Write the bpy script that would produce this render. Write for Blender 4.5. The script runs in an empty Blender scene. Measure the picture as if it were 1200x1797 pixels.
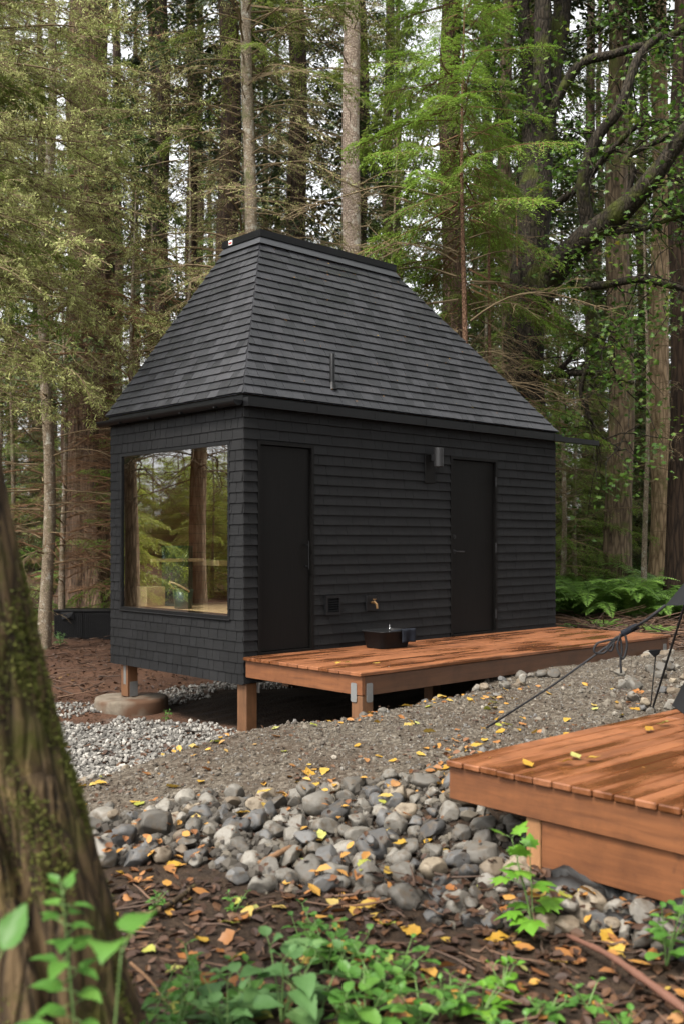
import bpy, math, random
import numpy as np
from mathutils import Vector as Vec, Matrix, noise as mnoise

C = bpy.context.scene.collection
SC = bpy.context.scene
RNG = np.random.default_rng(7)
random.seed(7)

# ------------------------------------------------------------------ camera, world, sun, exposure
F, CX, HY, EYE = 1780.0, 600.0, 950.0, 1.9
cam_d = bpy.data.cameras.new('camera')
cam = bpy.data.objects.new('camera', cam_d)
C.objects.link(cam)
cam.location = (0, 0, EYE)
cam.rotation_euler = (math.radians(90), 0, 0)
cam_d.sensor_fit = 'VERTICAL'
cam_d.sensor_height = 36.0
cam_d.sensor_width = 24.04
cam_d.lens = 36.0 * F / 1797.0
cam_d.shift_y = (HY - 898.5) / 1797.0
cam_d.clip_start, cam_d.clip_end = 0.05, 600.0
cam_d.dof.use_dof = True
cam_d.dof.focus_distance = 10.6
cam_d.dof.aperture_fstop = 2.2
SC.camera = cam

SUN_EL, SUN_AZ = math.radians(56), math.radians(222)     # azimuth clockwise from +Y; the sun stands behind the camera
world = bpy.data.worlds.new('World')
SC.world = world
world.use_nodes = True
wt = world.node_tree
wt.nodes.clear()
w_out = wt.nodes.new('ShaderNodeOutputWorld')
w_bg = wt.nodes.new('ShaderNodeBackground')
w_sky = wt.nodes.new('ShaderNodeTexSky')
w_sky.sky_type = 'NISHITA'
w_sky.sun_disc = False
w_sky.sun_elevation = SUN_EL
w_sky.sun_rotation = SUN_AZ
w_sky.air_density, w_sky.dust_density, w_sky.ozone_density = 1.0, 3.0, 1.0
w_hsv = wt.nodes.new('ShaderNodeHueSaturation')           # cloud cover greys the blue of the sky
w_hsv.inputs['Saturation'].default_value = 0.06
w_bg.inputs['Strength'].default_value = 0.12
wt.links.new(w_sky.outputs[0], w_hsv.inputs['Color'])
wt.links.new(w_hsv.outputs[0], w_bg.inputs['Color'])
wt.links.new(w_bg.outputs[0], w_out.inputs['Surface'])

sun_d = bpy.data.lights.new('sun', 'SUN')
sun = bpy.data.objects.new('sun', sun_d)
C.objects.link(sun)
sun_d.energy = 1.5
sun_d.angle = math.radians(14)
sun_d.color = (1.0, 0.93, 0.82)
sdir = Vec((math.sin(SUN_AZ) * math.cos(SUN_EL), math.cos(SUN_AZ) * math.cos(SUN_EL), math.sin(SUN_EL)))
sun.rotation_euler = sdir.to_track_quat('Z', 'Y').to_euler()
sun.location = sdir * 40

vs = SC.view_settings
vs.view_transform = 'Standard'
vs.look = 'None'
vs.gamma = 1.0
vs.use_curve_mapping = False
vs.exposure = 2.05
SC.render.engine = 'CYCLES'
SC.cycles.use_denoising = True
SC.cycles.max_bounces = 7
SC.cycles.diffuse_bounces = 3
SC.cycles.glossy_bounces = 3
SC.cycles.transmission_bounces = 4
SC.cycles.transparent_max_bounces = 8
SC.cycles.caustics_reflective = False
SC.cycles.caustics_refractive = False

# ------------------------------------------------------------------ helpers
def P(px, py, d):
    """world point seen d metres ahead at photograph pixel (px, py)"""
    return Vec(((px - CX) / F * d, d, EYE - (py - HY) / F * d))

def X(px, d):
    return (px - CX) / F * d

class MB:
    """collects quads and triangles, builds ONE mesh"""
    def __init__(s):
        s.V, s.Q, s.T, s.qm, s.tm, s.n = [], [], [], [], [], 0
    def add(s, V, Q=None, T=None, m=0):
        V = np.asarray(V, dtype=np.float64).reshape(-1, 3)
        if Q is not None and len(Q):
            Q = np.asarray(Q, dtype=np.int64).reshape(-1, 4); s.Q.append(Q + s.n); s.qm.append(np.full(len(Q), m))
        if T is not None and len(T):
            T = np.asarray(T, dtype=np.int64).reshape(-1, 3); s.T.append(T + s.n); s.tm.append(np.full(len(T), m))
        s.V.append(V); s.n += len(V)
        return s
    def quads(s, A, m=0):
        A = np.asarray(A).reshape(-1, 4, 3)
        return s.add(A.reshape(-1, 3), Q=np.arange(len(A) * 4).reshape(-1, 4), m=m)
    def box(s, lo, hi, m=0, bev=0.0):
        x0, y0, z0 = lo; x1, y1, z1 = hi
        if bev <= 0:
            V = [(x0,y0,z0),(x1,y0,z0),(x1,y1,z0),(x0,y1,z0),(x0,y0,z1),(x1,y0,z1),(x1,y1,z1),(x0,y1,z1)]
            return s.add(V, Q=[(0,3,2,1),(4,5,6,7),(0,1,5,4),(1,2,6,5),(2,3,7,6),(3,0,4,7)], m=m)
        c = [(lo[i] + hi[i]) / 2 for i in range(3)]; h = [(hi[i] - lo[i]) / 2 for i in range(3)]
        b = min(bev, min(h) * .9)
        V, idx = [], {}
        for sx in (-1, 1):
            for sy in (-1, 1):
                for sz in (-1, 1):
                    for ax in range(3):
                        p = [sx * (h[0] - b), sy * (h[1] - b), sz * (h[2] - b)]
                        p[ax] = (sx, sy, sz)[ax] * h[ax]
                        idx[(sx, sy, sz, ax)] = len(V); V.append([p[i] + c[i] for i in range(3)])
        Q, T = [], []
        for ax in range(3):
            o = [i for i in range(3) if i != ax]
            for sg in (-1, 1):
                q = []
                for a, b2 in ((-1, -1), (1, -1), (1, 1), (-1, 1)):
                    k = [0, 0, 0]; k[ax] = sg; k[o[0]] = a; k[o[1]] = b2; q.append(idx[(*k, ax)])
                Q.append(q)
        for ax in range(3):
            o = [i for i in range(3) if i != ax]
            for a in (-1, 1):
                for b2 in (-1, 1):
                    q = []
                    for sg, w in ((-1, o[0]), (1, o[0]), (1, o[1]), (-1, o[1])):
                        k = [0, 0, 0]; k[ax] = sg; k[o[0]] = a; k[o[1]] = b2; q.append(idx[(*k, w)])
                    Q.append(q)
        for sx in (-1, 1):
            for sy in (-1, 1):
                for sz in (-1, 1):
                    T.append([idx[(sx, sy, sz, i)] for i in range(3)])
        s.recalc = True
        return s.add(V, Q=Q, T=T, m=m)
    def tube(s, pts, rad, sides=8, m=0, cap=True):
        V, Q, T = tube_arr(pts, rad, sides, cap)
        return s.add(V, Q=Q, T=T, m=m)
    def lathe(s, prof, sides=24, c=(0, 0, 0), m=0):
        prof = np.asarray(prof, float); n = len(prof)
        a = np.linspace(0, 2 * np.pi, sides, endpoint=False)
        V = np.zeros((n, sides, 3))
        V[:, :, 0] = prof[:, 0:1] * np.cos(a) + c[0]; V[:, :, 1] = prof[:, 0:1] * np.sin(a) + c[1]; V[:, :, 2] = prof[:, 1:2] + c[2]
        i = np.arange(n - 1)[:, None] * sides; j = np.arange(sides)[None]; j2 = (j + 1) % sides
        Q = np.stack([i + j, i + j2, i + sides + j2, i + sides + j], -1).reshape(-1, 4)
        return s.add(V.reshape(-1, 3), Q=Q, m=m)
    def mesh(s, name, mats, smooth=False):
        V = np.concatenate(s.V) if s.V else np.zeros((0, 3))
        Q = np.concatenate(s.Q) if s.Q else np.zeros((0, 4), int)
        T = np.concatenate(s.T) if s.T else np.zeros((0, 3), int)
        me = bpy.data.meshes.new(name)
        me.vertices.add(len(V)); me.vertices.foreach_set('co', V.astype(np.float32).ravel())
        nl = len(Q) * 4 + len(T) * 3
        me.loops.add(nl); me.loops.foreach_set('vertex_index', np.concatenate([Q.ravel(), T.ravel()]).astype(np.int32))
        me.polygons.add(len(Q) + len(T))
        st = np.concatenate([np.arange(len(Q)) * 4, len(Q) * 4 + np.arange(len(T)) * 3]).astype(np.int32)
        me.polygons.foreach_set('loop_start', st)
        mi = np.concatenate([x for x in s.qm] + [x for x in s.tm]) if (s.qm or s.tm) else np.zeros(0)
        me.polygons.foreach_set('material_index', mi.astype(np.int32))
        me.polygons.foreach_set('use_smooth', np.full(len(Q) + len(T), bool(smooth)))
        for mm in (mats if isinstance(mats, (list, tuple)) else [mats]):
            me.materials.append(mm)
        me.update(calc_edges=True)
        if getattr(s, 'recalc', False):
            import bmesh
            bm = bmesh.new(); bm.from_mesh(me); bmesh.ops.recalc_face_normals(bm, faces=bm.faces); bm.to_mesh(me); bm.free()
        return me
    def obj(s, name, mats, parent=None, smooth=False):
        return link(name, s.mesh(name, mats, smooth), parent)

def tube_arr(pts, rad, sides=8, cap=True):
    pts = np.asarray([tuple(p) for p in pts], float); n = len(pts)
    rad = np.full(n, rad) if np.isscalar(rad) else np.asarray(rad, float)
    tan = np.gradient(pts, axis=0); tan /= np.linalg.norm(tan, axis=1, keepdims=True) + 1e-9
    ref = np.array([0, 0, 1.0]) if abs(tan[0, 2]) < .9 else np.array([1.0, 0, 0])
    a = np.linspace(0, 2 * np.pi, sides, endpoint=False)
    V = np.zeros((n, sides, 3)); x = None
    for i in range(n):
        if x is None:
            x = np.cross(ref, tan[i])
        x = x - tan[i] * (x @ tan[i]); x /= np.linalg.norm(x) + 1e-9
        y = np.cross(tan[i], x)
        V[i] = pts[i] + rad[i] * (np.cos(a)[:, None] * x + np.sin(a)[:, None] * y)
    i = np.arange(n - 1)[:, None] * sides; j = np.arange(sides)[None]; j2 = (j + 1) % sides
    Q = np.stack([i + j, i + j2, i + sides + j2, i + sides + j], -1).reshape(-1, 4)
    V = V.reshape(-1, 3); T = None
    if cap:
        V = np.concatenate([V, pts[:1], pts[-1:]]); b = n * sides; jj = np.arange(sides); k = (jj + 1) % sides
        T = np.concatenate([np.stack([k, jj, np.full(sides, b)], 1), np.stack([(n - 1) * sides + jj, (n - 1) * sides + k, np.full(sides, b + 1)], 1)])
    return V, Q, T

def smooth_path(pts, n=24):
    """Catmull-Rom through pts"""
    p = np.asarray([tuple(q) for q in pts], float)
    p = np.concatenate([2 * p[:1] - p[1:2], p, 2 * p[-1:] - p[-2:-1]])
    out = []
    segs = len(p) - 3
    for t in np.linspace(0, segs - 1e-6, n):
        i = int(t); u = t - i; a, b, c, d = p[i:i + 4]
        out.append(.5 * ((2 * b) + (c - a) * u + (2 * a - 5 * b + 4 * c - d) * u * u + (3 * b - a - 3 * c + d) * u ** 3))
    return np.array(out)

def link(name, me, parent=None):
    o = bpy.data.objects.new(name, me)
    C.objects.link(o)
    if parent is not None:
        o.parent = parent
    return o

def tag(o, label, cat, group=None):
    o['label'] = label; o['category'] = cat
    if group: o['group'] = group
    return o

def thing(name, label, cat, loc=(0, 0, 0), rz=0.0, group=None):
    o = bpy.data.objects.new(name, None)
    C.objects.link(o)
    o.empty_display_size = .2
    o.location = loc; o.rotation_euler = (0, 0, rz)
    return tag(o, label, cat, group)

def kind(o, k):
    o['kind'] = k
    return o

def rotm(az, el, roll):
    """local x = branch direction; el up, az about z"""
    ca, sa, ce, se, cr, sr = math.cos(az), math.sin(az), math.cos(el), math.sin(el), math.cos(roll), math.sin(roll)
    Rz = np.array([[ca, -sa, 0], [sa, ca, 0], [0, 0, 1]]); Ry = np.array([[ce, 0, -se], [0, 1, 0], [se, 0, ce]])
    Rx = np.array([[1, 0, 0], [0, cr, -sr], [0, sr, cr]])
    return Rz @ Ry @ Rx

def sstep(a, b, x):
    t = np.clip((np.asarray(x, float) - a) / (b - a), 0, 1)
    return t * t * (3 - 2 * t)

def wav(x, y, s, seed=0):
    """cheap smooth pseudo noise about -1..1, vectorised"""
    r = np.random.default_rng(1000 + seed); v = 0
    for k in range(6):
        a = r.uniform(0, 2 * np.pi); f = r.uniform(.6, 1.9) / s
        v = v + np.sin((x * math.cos(a) + y * math.sin(a)) * f * 2 * np.pi / 2 + r.uniform(0, 6.28))
    return v / 3.2

# ------------------------------------------------------------------ materials
class NT:
    def __init__(s, name):
        s.m = bpy.data.materials.new(name); s.m.use_nodes = True
        s.t = s.m.node_tree; s.t.nodes.clear()
    def n(s, typ, ins=None, **props):
        nd = s.t.nodes.new(typ)
        for k, v in props.items(): setattr(nd, k, v)
        for k, v in (ins or {}).items():
            if isinstance(v, bpy.types.NodeSocket): s.t.links.new(v, nd.inputs[k])
            else: nd.inputs[k].default_value = v
        return nd
    def ramp(s, fac, stops, interp='LINEAR'):
        nd = s.t.nodes.new('ShaderNodeValToRGB'); cr = nd.color_ramp; cr.interpolation = interp
        while len(cr.elements) > 1: cr.elements.remove(cr.elements[-1])
        for i, (p, c) in enumerate(stops):
            e = cr.elements[0] if i == 0 else cr.elements.new(p)
            e.position = p; e.color = (*c, 1) if len(c) == 3 else c
        s.t.links.new(fac, nd.inputs[0])
        return nd.outputs[0]
    def coords(s, scale=(1, 1, 1), what='Object'):
        tc = s.n('ShaderNodeTexCoord')
        return s.n('ShaderNodeMapping', {'Vector': tc.outputs[what], 'Scale': scale}).outputs[0]
    def noise(s, vec, scale, detail=4, rough=.55, dist=0):
        return s.n('ShaderNodeTexNoise', {'Vector': vec, 'Scale': scale, 'Detail': detail, 'Roughness': rough, 'Distortion': dist}).outputs[0]
    def voro(s, vec, scale, feature='F1', out=0):
        return s.n('ShaderNodeTexVoronoi', {'Vector': vec, 'Scale': scale}, feature=feature).outputs[out]
    def mix(s, fac, a, b, mode='MIX'):
        return s.n('ShaderNodeMixRGB', {'Fac': fac, 'Color1': a if not isinstance(a, tuple) else (*a, 1)[:4], 'Color2': b if not isinstance(b, tuple) else (*b, 1)[:4]}, blend_type=mode).outputs[0]
    def math(s, op, a, b=0.0, clamp=False):
        nd = s.n('ShaderNodeMath', {0: a, 1: b}, operation=op); nd.use_clamp = clamp
        return nd.outputs[0]
    def bump(s, h, strength=.5, dist=.02):
        return s.n('ShaderNodeBump', {'Height': h, 'Strength': strength, 'Distance': dist}).outputs[0]
    def out(s, color, rough=.7, normal=None, spec=.4, metal=0.0, translucent=0.0):
        ins = {'Base Color': color if not isinstance(color, tuple) else (*color, 1)[:4], 'Roughness': rough, 'Metallic': metal, 'Specular IOR Level': spec}
        if normal is not None: ins['Normal'] = normal
        b = s.n('ShaderNodeBsdfPrincipled', ins).outputs[0]
        if translucent > 0:
            tr = s.n('ShaderNodeBsdfTranslucent', {'Color': ins['Base Color']}).outputs[0]
            b = s.n('ShaderNodeMixShader', {0: translucent, 1: b, 2: tr}).outputs[0]
        o = s.n('ShaderNodeOutputMaterial'); s.t.links.new(b, o.inputs[0])
        return s.m
    def island(s):
        return s.n('ShaderNodeNewGeometry').outputs['Random Per Island']
    def objrand(s):
        return s.n('ShaderNodeObjectInfo').outputs['Random']

M = {}

def m_plain(name, col, rough=.5, metal=0.0, spec=.4, var=.25, scale=14):
    t = NT(name); v = t.coords()
    nz = t.noise(v, scale, 5)
    c = t.mix(t.math('MULTIPLY', nz, var * 2), tuple(k * (1 + var * .5) for k in col), tuple(k * (1 - var) for k in col))
    M[name] = t.out(c, rough, t.bump(nz, .15, .004), spec, metal)

def m_shingle(name, dark, light, rough, spec, streak=(9, 9, 1.5)):
    t = NT(name); v = t.coords(); vs_ = t.coords(streak)
    isl = t.island(); grain = t.noise(vs_, 6, 5, .65); blot = t.noise(v, 1.1, 4)
    f = t.math('ADD', t.math('MULTIPLY', isl, .5), t.math('MULTIPLY', blot, .5))
    c = t.ramp(f, [(.2, dark), (.8, light)])
    c = t.mix(t.math('MULTIPLY', grain, .55), c, tuple(k * .5 for k in dark))
    wth = t.noise(t.coords((1.6, 1.6, .7)), 1.9, 5, .7)
    c = t.mix(t.ramp(wth, [(.52, (0, 0, 0)), (.80, (.4, .4, .4))]), c, tuple(k * m for k, m in zip(light, (1.75, 1.65, 1.55))))
    rr = t.math('ADD', t.math('MULTIPLY', isl, .18), rough)
    M[name] = t.out(c, rr, t.bump(grain, .35, .004), spec)
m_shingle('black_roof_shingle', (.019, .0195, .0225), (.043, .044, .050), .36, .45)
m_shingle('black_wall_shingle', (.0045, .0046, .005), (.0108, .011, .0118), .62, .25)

def m_blackwood():
    t = NT('black_stained_wood'); v = t.coords((26, 26, .9)); g = t.noise(v, 3, 6, .7)
    c = t.ramp(g, [(.3, (.0025, .0023, .0022)), (.7, (.0065, .006, .0055))])
    M['black_stained_wood'] = t.out(c, .5, t.bump(g, .25, .003), .13)
m_blackwood()
m_plain('black_metal', (.0045, .0047, .0053), .45, 0.0, .22, .3, 8)
m_plain('grey_flashing', (.040, .042, .047), .5, 0.0, .5, .3, 5)
m_plain('galvanised', (.20, .20, .195), .6, .5, .5, .35, 22)
m_plain('lamp_grey', (.006, .006, .0068), .55, .0, .5, .2, 8)
m_plain('black_rubber', (.0065, .0065, .007), .55, 0, .2, .3, 9)
m_plain('brass', (.22, .13, .06), .35, .8, .5, .3, 30)
m_plain('chrome', (.3, .3, .3), .2, 1.0, .5, .1, 10)
m_plain('dark_towel', (.012, .014, .019), .95, 0, .1, .4, 60)
m_plain('pale_wood', (.50, .33, .17), .5, 0, .4, .3, 6)
m_plain('green_enamel', (.010, .042, .027), .3, 0, .5, .3, 12)
m_plain('stove_steel', (.02, .03, .035), .4, .4, .5, .3, 12)
m_plain('white_plastic', (.75, .75, .73), .5, 0, .4, .1, 8)
m_plain('red_ink', (.5, .04, .03), .5, 0, .4, .1, 8)
m_plain('rope', (.015, .015, .017), .8, 0, .3, .4, 90)
m_plain('black_canvas', (.009, .0095, .011), .75, 0, .3, .4, 40)

def m_wood(name, dark, light, axis=0, wet=True, scale=1.0):
    t = NT(name)
    sc = [7, 7, 7]; sc[axis] = .55
    v = t.coords(tuple(sc)); isl = t.island()
    off = t.n('ShaderNodeCombineXYZ', {0: t.math('MULTIPLY', isl, 37.0), 1: t.math('MULTIPLY', isl, 91.0), 2: t.math('MULTIPLY', isl, 53.0)}).outputs[0]
    vv = t.n('ShaderNodeVectorMath', {0: v, 1: off}, operation='ADD').outputs[0]
    g = t.noise(vv, 3.2 * scale, 6, .62, .6)
    f = t.math('ADD', t.math('MULTIPLY', g, .75), t.math('MULTIPLY', isl, .28))
    c = t.ramp(f, [(.25, dark), (.75, light)])
    kn = t.noise(t.coords(), 9, 2)
    c = t.mix(t.math('MULTIPLY', t.ramp(kn, [(.68, (0, 0, 0)), (.78, (1, 1, 1))]), .6), c, tuple(k * .35 for k in dark))
    bl = t.noise(t.n('ShaderNodeVectorMath', {0: t.coords((2.2, 2.2, 2.2)), 1: off}, operation='ADD').outputs[0], 1.6, 5, .65)
    c = t.mix(t.ramp(bl, [(.45, (0, 0, 0)), (.72, (.6, .6, .6))]), c, tuple(k * .55 for k in dark))
    rough = .55
    if wet:                       # rain still standing in patches that follow the boards
        sw = [3.4, 3.4, 3.4]; sw[axis] = .75
        wv = t.n('ShaderNodeVectorMath', {0: t.coords(tuple(sw)), 1: t.n('ShaderNodeVectorMath', {0: off, 'Scale': .012}, operation='SCALE').outputs[0]}, operation='ADD').outputs[0]
        wn = t.noise(wv, 1.3, 4, .55)
        wm = t.ramp(wn, [(.47, (0, 0, 0)), (.60, (1, 1, 1))])
        c = t.mix(t.math('MULTIPLY', wm, .72), c, tuple(k * .42 for k in dark))
        rough = t.math('SUBTRACT', .55, t.math('MULTIPLY', wm, .44))
    M[name] = t.out(c, rough, t.bump(g, .3, .004), .45)
m_wood('deck_board', (.125, .043, .015), (.245, .094, .037), 0)
m_wood('deck_beam', (.050, .021, .009), (.115, .048, .020), 0, False)
m_wood('deck_beam_cross', (.088, .031, .011), (.22, .082, .028), 1, False)
m_wood('pale_post', (.20, .095, .04), (.34, .175, .08), 2, False)
m_wood('post_wood', (.085, .038, .016), (.18, .085, .038), 2, False)
m_wood('cedar_lining', (.16, .065, .035), (.30, .14, .08), 1, False, .6)

def m_glass():
    t = NT('window_glass')
    fr = t.n('ShaderNodeFresnel', {'IOR': 1.75}).outputs[0]
    bf = t.n('ShaderNodeNewGeometry').outputs['Backfacing']
    f = t.math('MULTIPLY', t.math('ADD', t.math('MULTIPLY', fr, 1.9), .09, True), t.math('SUBTRACT', 1.0, bf))
    tr = t.n('ShaderNodeBsdfTransparent', {'Color': (.93, .96, .95, 1)}).outputs[0]
    gl = t.n('ShaderNodeBsdfGlossy', {'Color': (1, 1, 1, 1), 'Roughness': 0.004}).outputs[0]
    mx = t.n('ShaderNodeMixShader', {0: f, 1: tr, 2: gl}).outputs[0]
    o = t.n('ShaderNodeOutputMaterial'); t.t.links.new(mx, o.inputs[0])
    M['window_glass'] = t.m
m_glass()
def m_sky_glass():
    t = NT('added_skylight_glass')
    tr = t.n('ShaderNodeBsdfTransparent', {'Color': (.9, .94, .93, 1)}).outputs[0]; gl = t.n('ShaderNodeBsdfGlossy', {'Roughness': .05}).outputs[0]
    mx = t.n('ShaderNodeMixShader', {0: .12, 1: tr, 2: gl}).outputs[0]; o = t.n('ShaderNodeOutputMaterial'); t.t.links.new(mx, o.inputs[0]); M['added_skylight_glass'] = t.m
m_sky_glass()

def m_concrete():
    t = NT('concrete'); v = t.coords(); nz = t.noise(v, 6, 6, .65); st = t.noise(v, 2.2, 3)
    c = t.ramp(nz, [(.3, (.085, .068, .05)), (.7, (.18, .15, .115))])
    c = t.mix(t.ramp(st, [(.45, (0, 0, 0)), (.6, (1, 1, 1))]), c, (.085, .046, .027))
    M['concrete'] = t.out(c, .9, t.bump(nz, .5, .01), .2)
m_concrete()

def m_rock(name, stops):
    t = NT(name); v = t.coords(); r = t.objrand()
    nz = t.noise(v, 9, 6, .6); big = t.noise(v, 2.2, 3)
    c = t.ramp(r, stops)
    c = t.mix(t.math('MULTIPLY', nz, .5), c, (.05, .045, .04))
    dirt = t.ramp(big, [(.5, (0, 0, 0)), (.68, (1, 1, 1))])
    c = t.mix(t.math('MULTIPLY', dirt, .75), c, (.075, .055, .036))
    M[name] = t.out(c, .62, t.bump(nz, .4, .006), .35)
m_rock('grey_rock', [(0, (.062, .056, .047)), (.5, (.125, .115, .098)), (1, (.23, .213, .182))])
m_rock('tan_rock', [(0, (.105, .078, .052)), (.5, (.165, .130, .09)), (1, (.25, .205, .145))])
m_rock('slate_rock', [(0, (.036, .036, .036)), (.5, (.066, .066, .066)), (1, (.115, .114, .112))])

def m_pebble(name, stops):
    t = NT(name); r = t.island(); v = t.coords()
    c = t.ramp(r, stops)
    c = t.mix(t.math('MULTIPLY', t.noise(v, 70, 3), .45), c, (.06, .05, .04))
    M[name] = t.out(c, .75, None, .3)
m_pebble('path_pebble', [(0, (.040, .032, .024)), (.4, (.092, .078, .060)), (.75, (.150, .130, .102)), (.92, (.115, .115, .115)), (1, (.27, .24, .195))])
m_pebble('pale_pebble', [(0, (.08, .075, .068)), (.4, (.17, .162, .147)), (.8, (.275, .262, .238)), (1, (.43, .41, .365))])
m_pebble('bank_pebble', [(0, (.018, .015, .012)), (.4, (.038, .033, .027)), (.75, (.065, .057, .046)), (1, (.11, .095, .072))])  # filler stones darkened to paint shadow gaps between the rocks
m_pebble('twig', [(0, (.03, .016, .01)), (.5, (.07, .036, .021)), (1, (.14, .075, .042))])

def m_leaf(name, stops, tr=.25, rough=.5, rnd='island', spec=.35):
    t = NT(name); r = t.island() if rnd == 'island' else t.objrand()
    nz = t.noise(t.coords(), .9 if rnd == 'island' else 30, 3)
    f = t.math('ADD', t.math('MULTIPLY', r, .6), t.math('MULTIPLY', t.math('SUBTRACT', nz, .3), 1.0), True)
    c = t.ramp(f, stops)
    M[name] = t.out(c, rough, None, spec, 0, tr)
m_leaf('hemlock_needle', [(0, (.085, .155, .022)), (.5, (.155, .26, .036)), (1, (.26, .37, .065))], .45)
m_leaf('spruce_needle', [(0, (.075, .115, .023)), (.5, (.145, .195, .039)), (1, (.25, .295, .068))], .4)
m_leaf('dark_needle', [(0, (.030, .055, .014)), (.5, (.062, .10, .024)), (1, (.125, .165, .04))], .38)
m_leaf('shaded_needle', [(0, (.014, .024, .008)), (.5, (.030, .046, .013)), (1, (.062, .082, .022))], .3)  # needle colour darkened to paint the shade deep in the wood
m_leaf('dry_needle', [(0, (.06, .05, .025)), (.5, (.11, .095, .045)), (1, (.17, .16, .075))], .2)
m_leaf('lichen', [(0, (.19, .215, .065)), (.5, (.33, .355, .12)), (1, (.52, .53, .24))], .2, .9)
m_leaf('maple_leaf', [(0, (.03, .075, .010)), (.5, (.06, .125, .016)), (.85, (.12, .18, .025)), (1, (.30, .24, .03))], .4)
m_leaf('fern_leaf', [(0, (.065, .14, .024)), (.5, (.13, .25, .042)), (1, (.22, .36, .07))], .38)
m_leaf('shrub_leaf', [(0, (.05, .11, .018)), (.5, (.10, .19, .028)), (1, (.19, .27, .045))], .4)
m_leaf('meadow_leaf', [(0, (.22, .29, .04)), (.5, (.36, .42, .07)), (1, (.52, .52, .13))], .45)
m_leaf('plant_leaf', [(0, (.04, .115, .019)), (.5, (.075, .185, .03)), (1, (.125, .25, .045))], .35, .45)
m_leaf('pale_plant_leaf', [(0, (.055, .13, .04)), (.5, (.09, .185, .058)), (1, (.14, .24, .08))], .35, .55)
m_leaf('lime_leaf', [(0, (.06, .17, .016)), (.5, (.105, .25, .022)), (1, (.17, .31, .04))], .35, .42)
m_leaf('yellow_leaf', [(0, (.24, .12, .018)), (.35, (.36, .21, .025)), (.7, (.38, .27, .06)), (1, (.36, .29, .14))], .2, .5, 'obj')
m_leaf('orange_leaf', [(0, (.16, .058, .018)), (.5, (.26, .105, .03)), (1, (.32, .18, .075))], .2, .5, 'obj')
m_leaf('green_yellow_leaf', [(0, (.17, .20, .03)), (.5, (.28, .28, .05)), (1, (.33, .33, .14))], .2, .5, 'obj')
m_leaf('drift_leaf', [(0, (.05, .022, .01)), (.3, (.15, .06, .02)), (.5, (.26, .115, .032)), (.75, (.36, .20, .035)), (.9, (.38, .27, .06)), (1, (.30, .28, .06))], .1, .6)
m_leaf('litter_leaf', [(0, (.018, .010, .007)), (.45, (.042, .021, .012)), (.7, (.075, .036, .018)), (.86, (.11, .055, .024)), (.95, (.20, .12, .04)), (1, (.30, .20, .05))], .1, .6)

def m_bark(name, dark, light, sc=1.0, vert=.22, moss=None, mossamt=.5, lich=None, bump=.9):
    t = NT(name); v = t.coords((1, 1, vert)); vi = t.coords(); r = t.objrand()
    off = t.n('ShaderNodeVectorMath', {0: v, 1: t.n('ShaderNodeCombineXYZ', {0: t.math('MULTIPLY', r, 50.0), 1: t.math('MULTIPLY', r, 31.0), 2: 0.0}).outputs[0]}, operation='ADD').outputs[0]
    a = t.noise(off, 14 * sc, 6, .62, .8); b = t.voro(off, 17 * sc, 'DISTANCE_TO_EDGE', 0)
    h = t.math('ADD', t.math('MULTIPLY', a, .7), t.math('MULTIPLY', t.math('MINIMUM', b, .25), 1.5))
    c = t.ramp(h, [(.28, dark), (.72, light)])
    if lich:
        ln = t.noise(vi, 7, 5, .7)
        c = t.mix(t.ramp(ln, [(.55, (0, 0, 0)), (.63, (1, 1, 1))]), c, lich)
    if moss:
        mn = t.noise(vi, 2.1, 5, .65)
        c = t.mix(t.ramp(mn, [(.62 - mossamt * .3, (0, 0, 0)), (.72 - mossamt * .3, (1, 1, 1))]), c, moss)
    M[name] = t.out(c, .9, t.bump(h, bump, .035), .2)
m_bark('spruce_bark', (.17, .12, .09), (.50, .40, .32), 1.7, .8, None, 0, (.60, .54, .46), .6)
m_bark('young_bark', (.11, .085, .06), (.30, .24, .17), 2.2, .7, (.13, .13, .06), .25, (.38, .36, .30), .6)
m_bark('cedar_bark', (.038, .025, .018), (.14, .09, .06), .9, .07)
m_bark('fir_bark', (.05, .035, .024), (.19, .14, .09), .8, .18, (.09, .095, .03), .3)
m_bark('light_fir_bark', (.12, .08, .045), (.34, .245, .15), .8, .16, (.14, .12, .05), .2)
m_bark('dark_bark', (.030, .022, .017), (.095, .068, .048), .9, .15)
m_bark('shaded_bark', (.012, .008, .006), (.05, .032, .021), .9, .12)  # far bark with the forest shade put into its colour
m_bark('maple_bark', (.010, .008, .006), (.038, .030, .021), 1.1, .3, (.042, .048, .009), .34)
m_bark('red_sapling_bark', (.10, .055, .035), (.21, .12, .075), 1.8, .5)
m_bark('mossy_bark', (.008, .0055, .004), (.105, .070, .036), 1.3, .12, (.045, .044, .008), .36, (.14, .10, .042), 1.0)
m_plain('dead_twig', (.165, .122, .07), .9, 0, .2, .5, 5)
m_plain('brown_twig', (.16, .09, .048), .9, 0, .2, .5, 5)
m_plain('green_stem', (.10, .17, .05), .6, 0, .3, .3, 20)
m_plain('pink_stick', (.12, .055, .036), .7, 0, .3, .4, 30)
m_plain('red_slab', (.27, .085, .028), .7, 0, .3, .6, 18)

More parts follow.
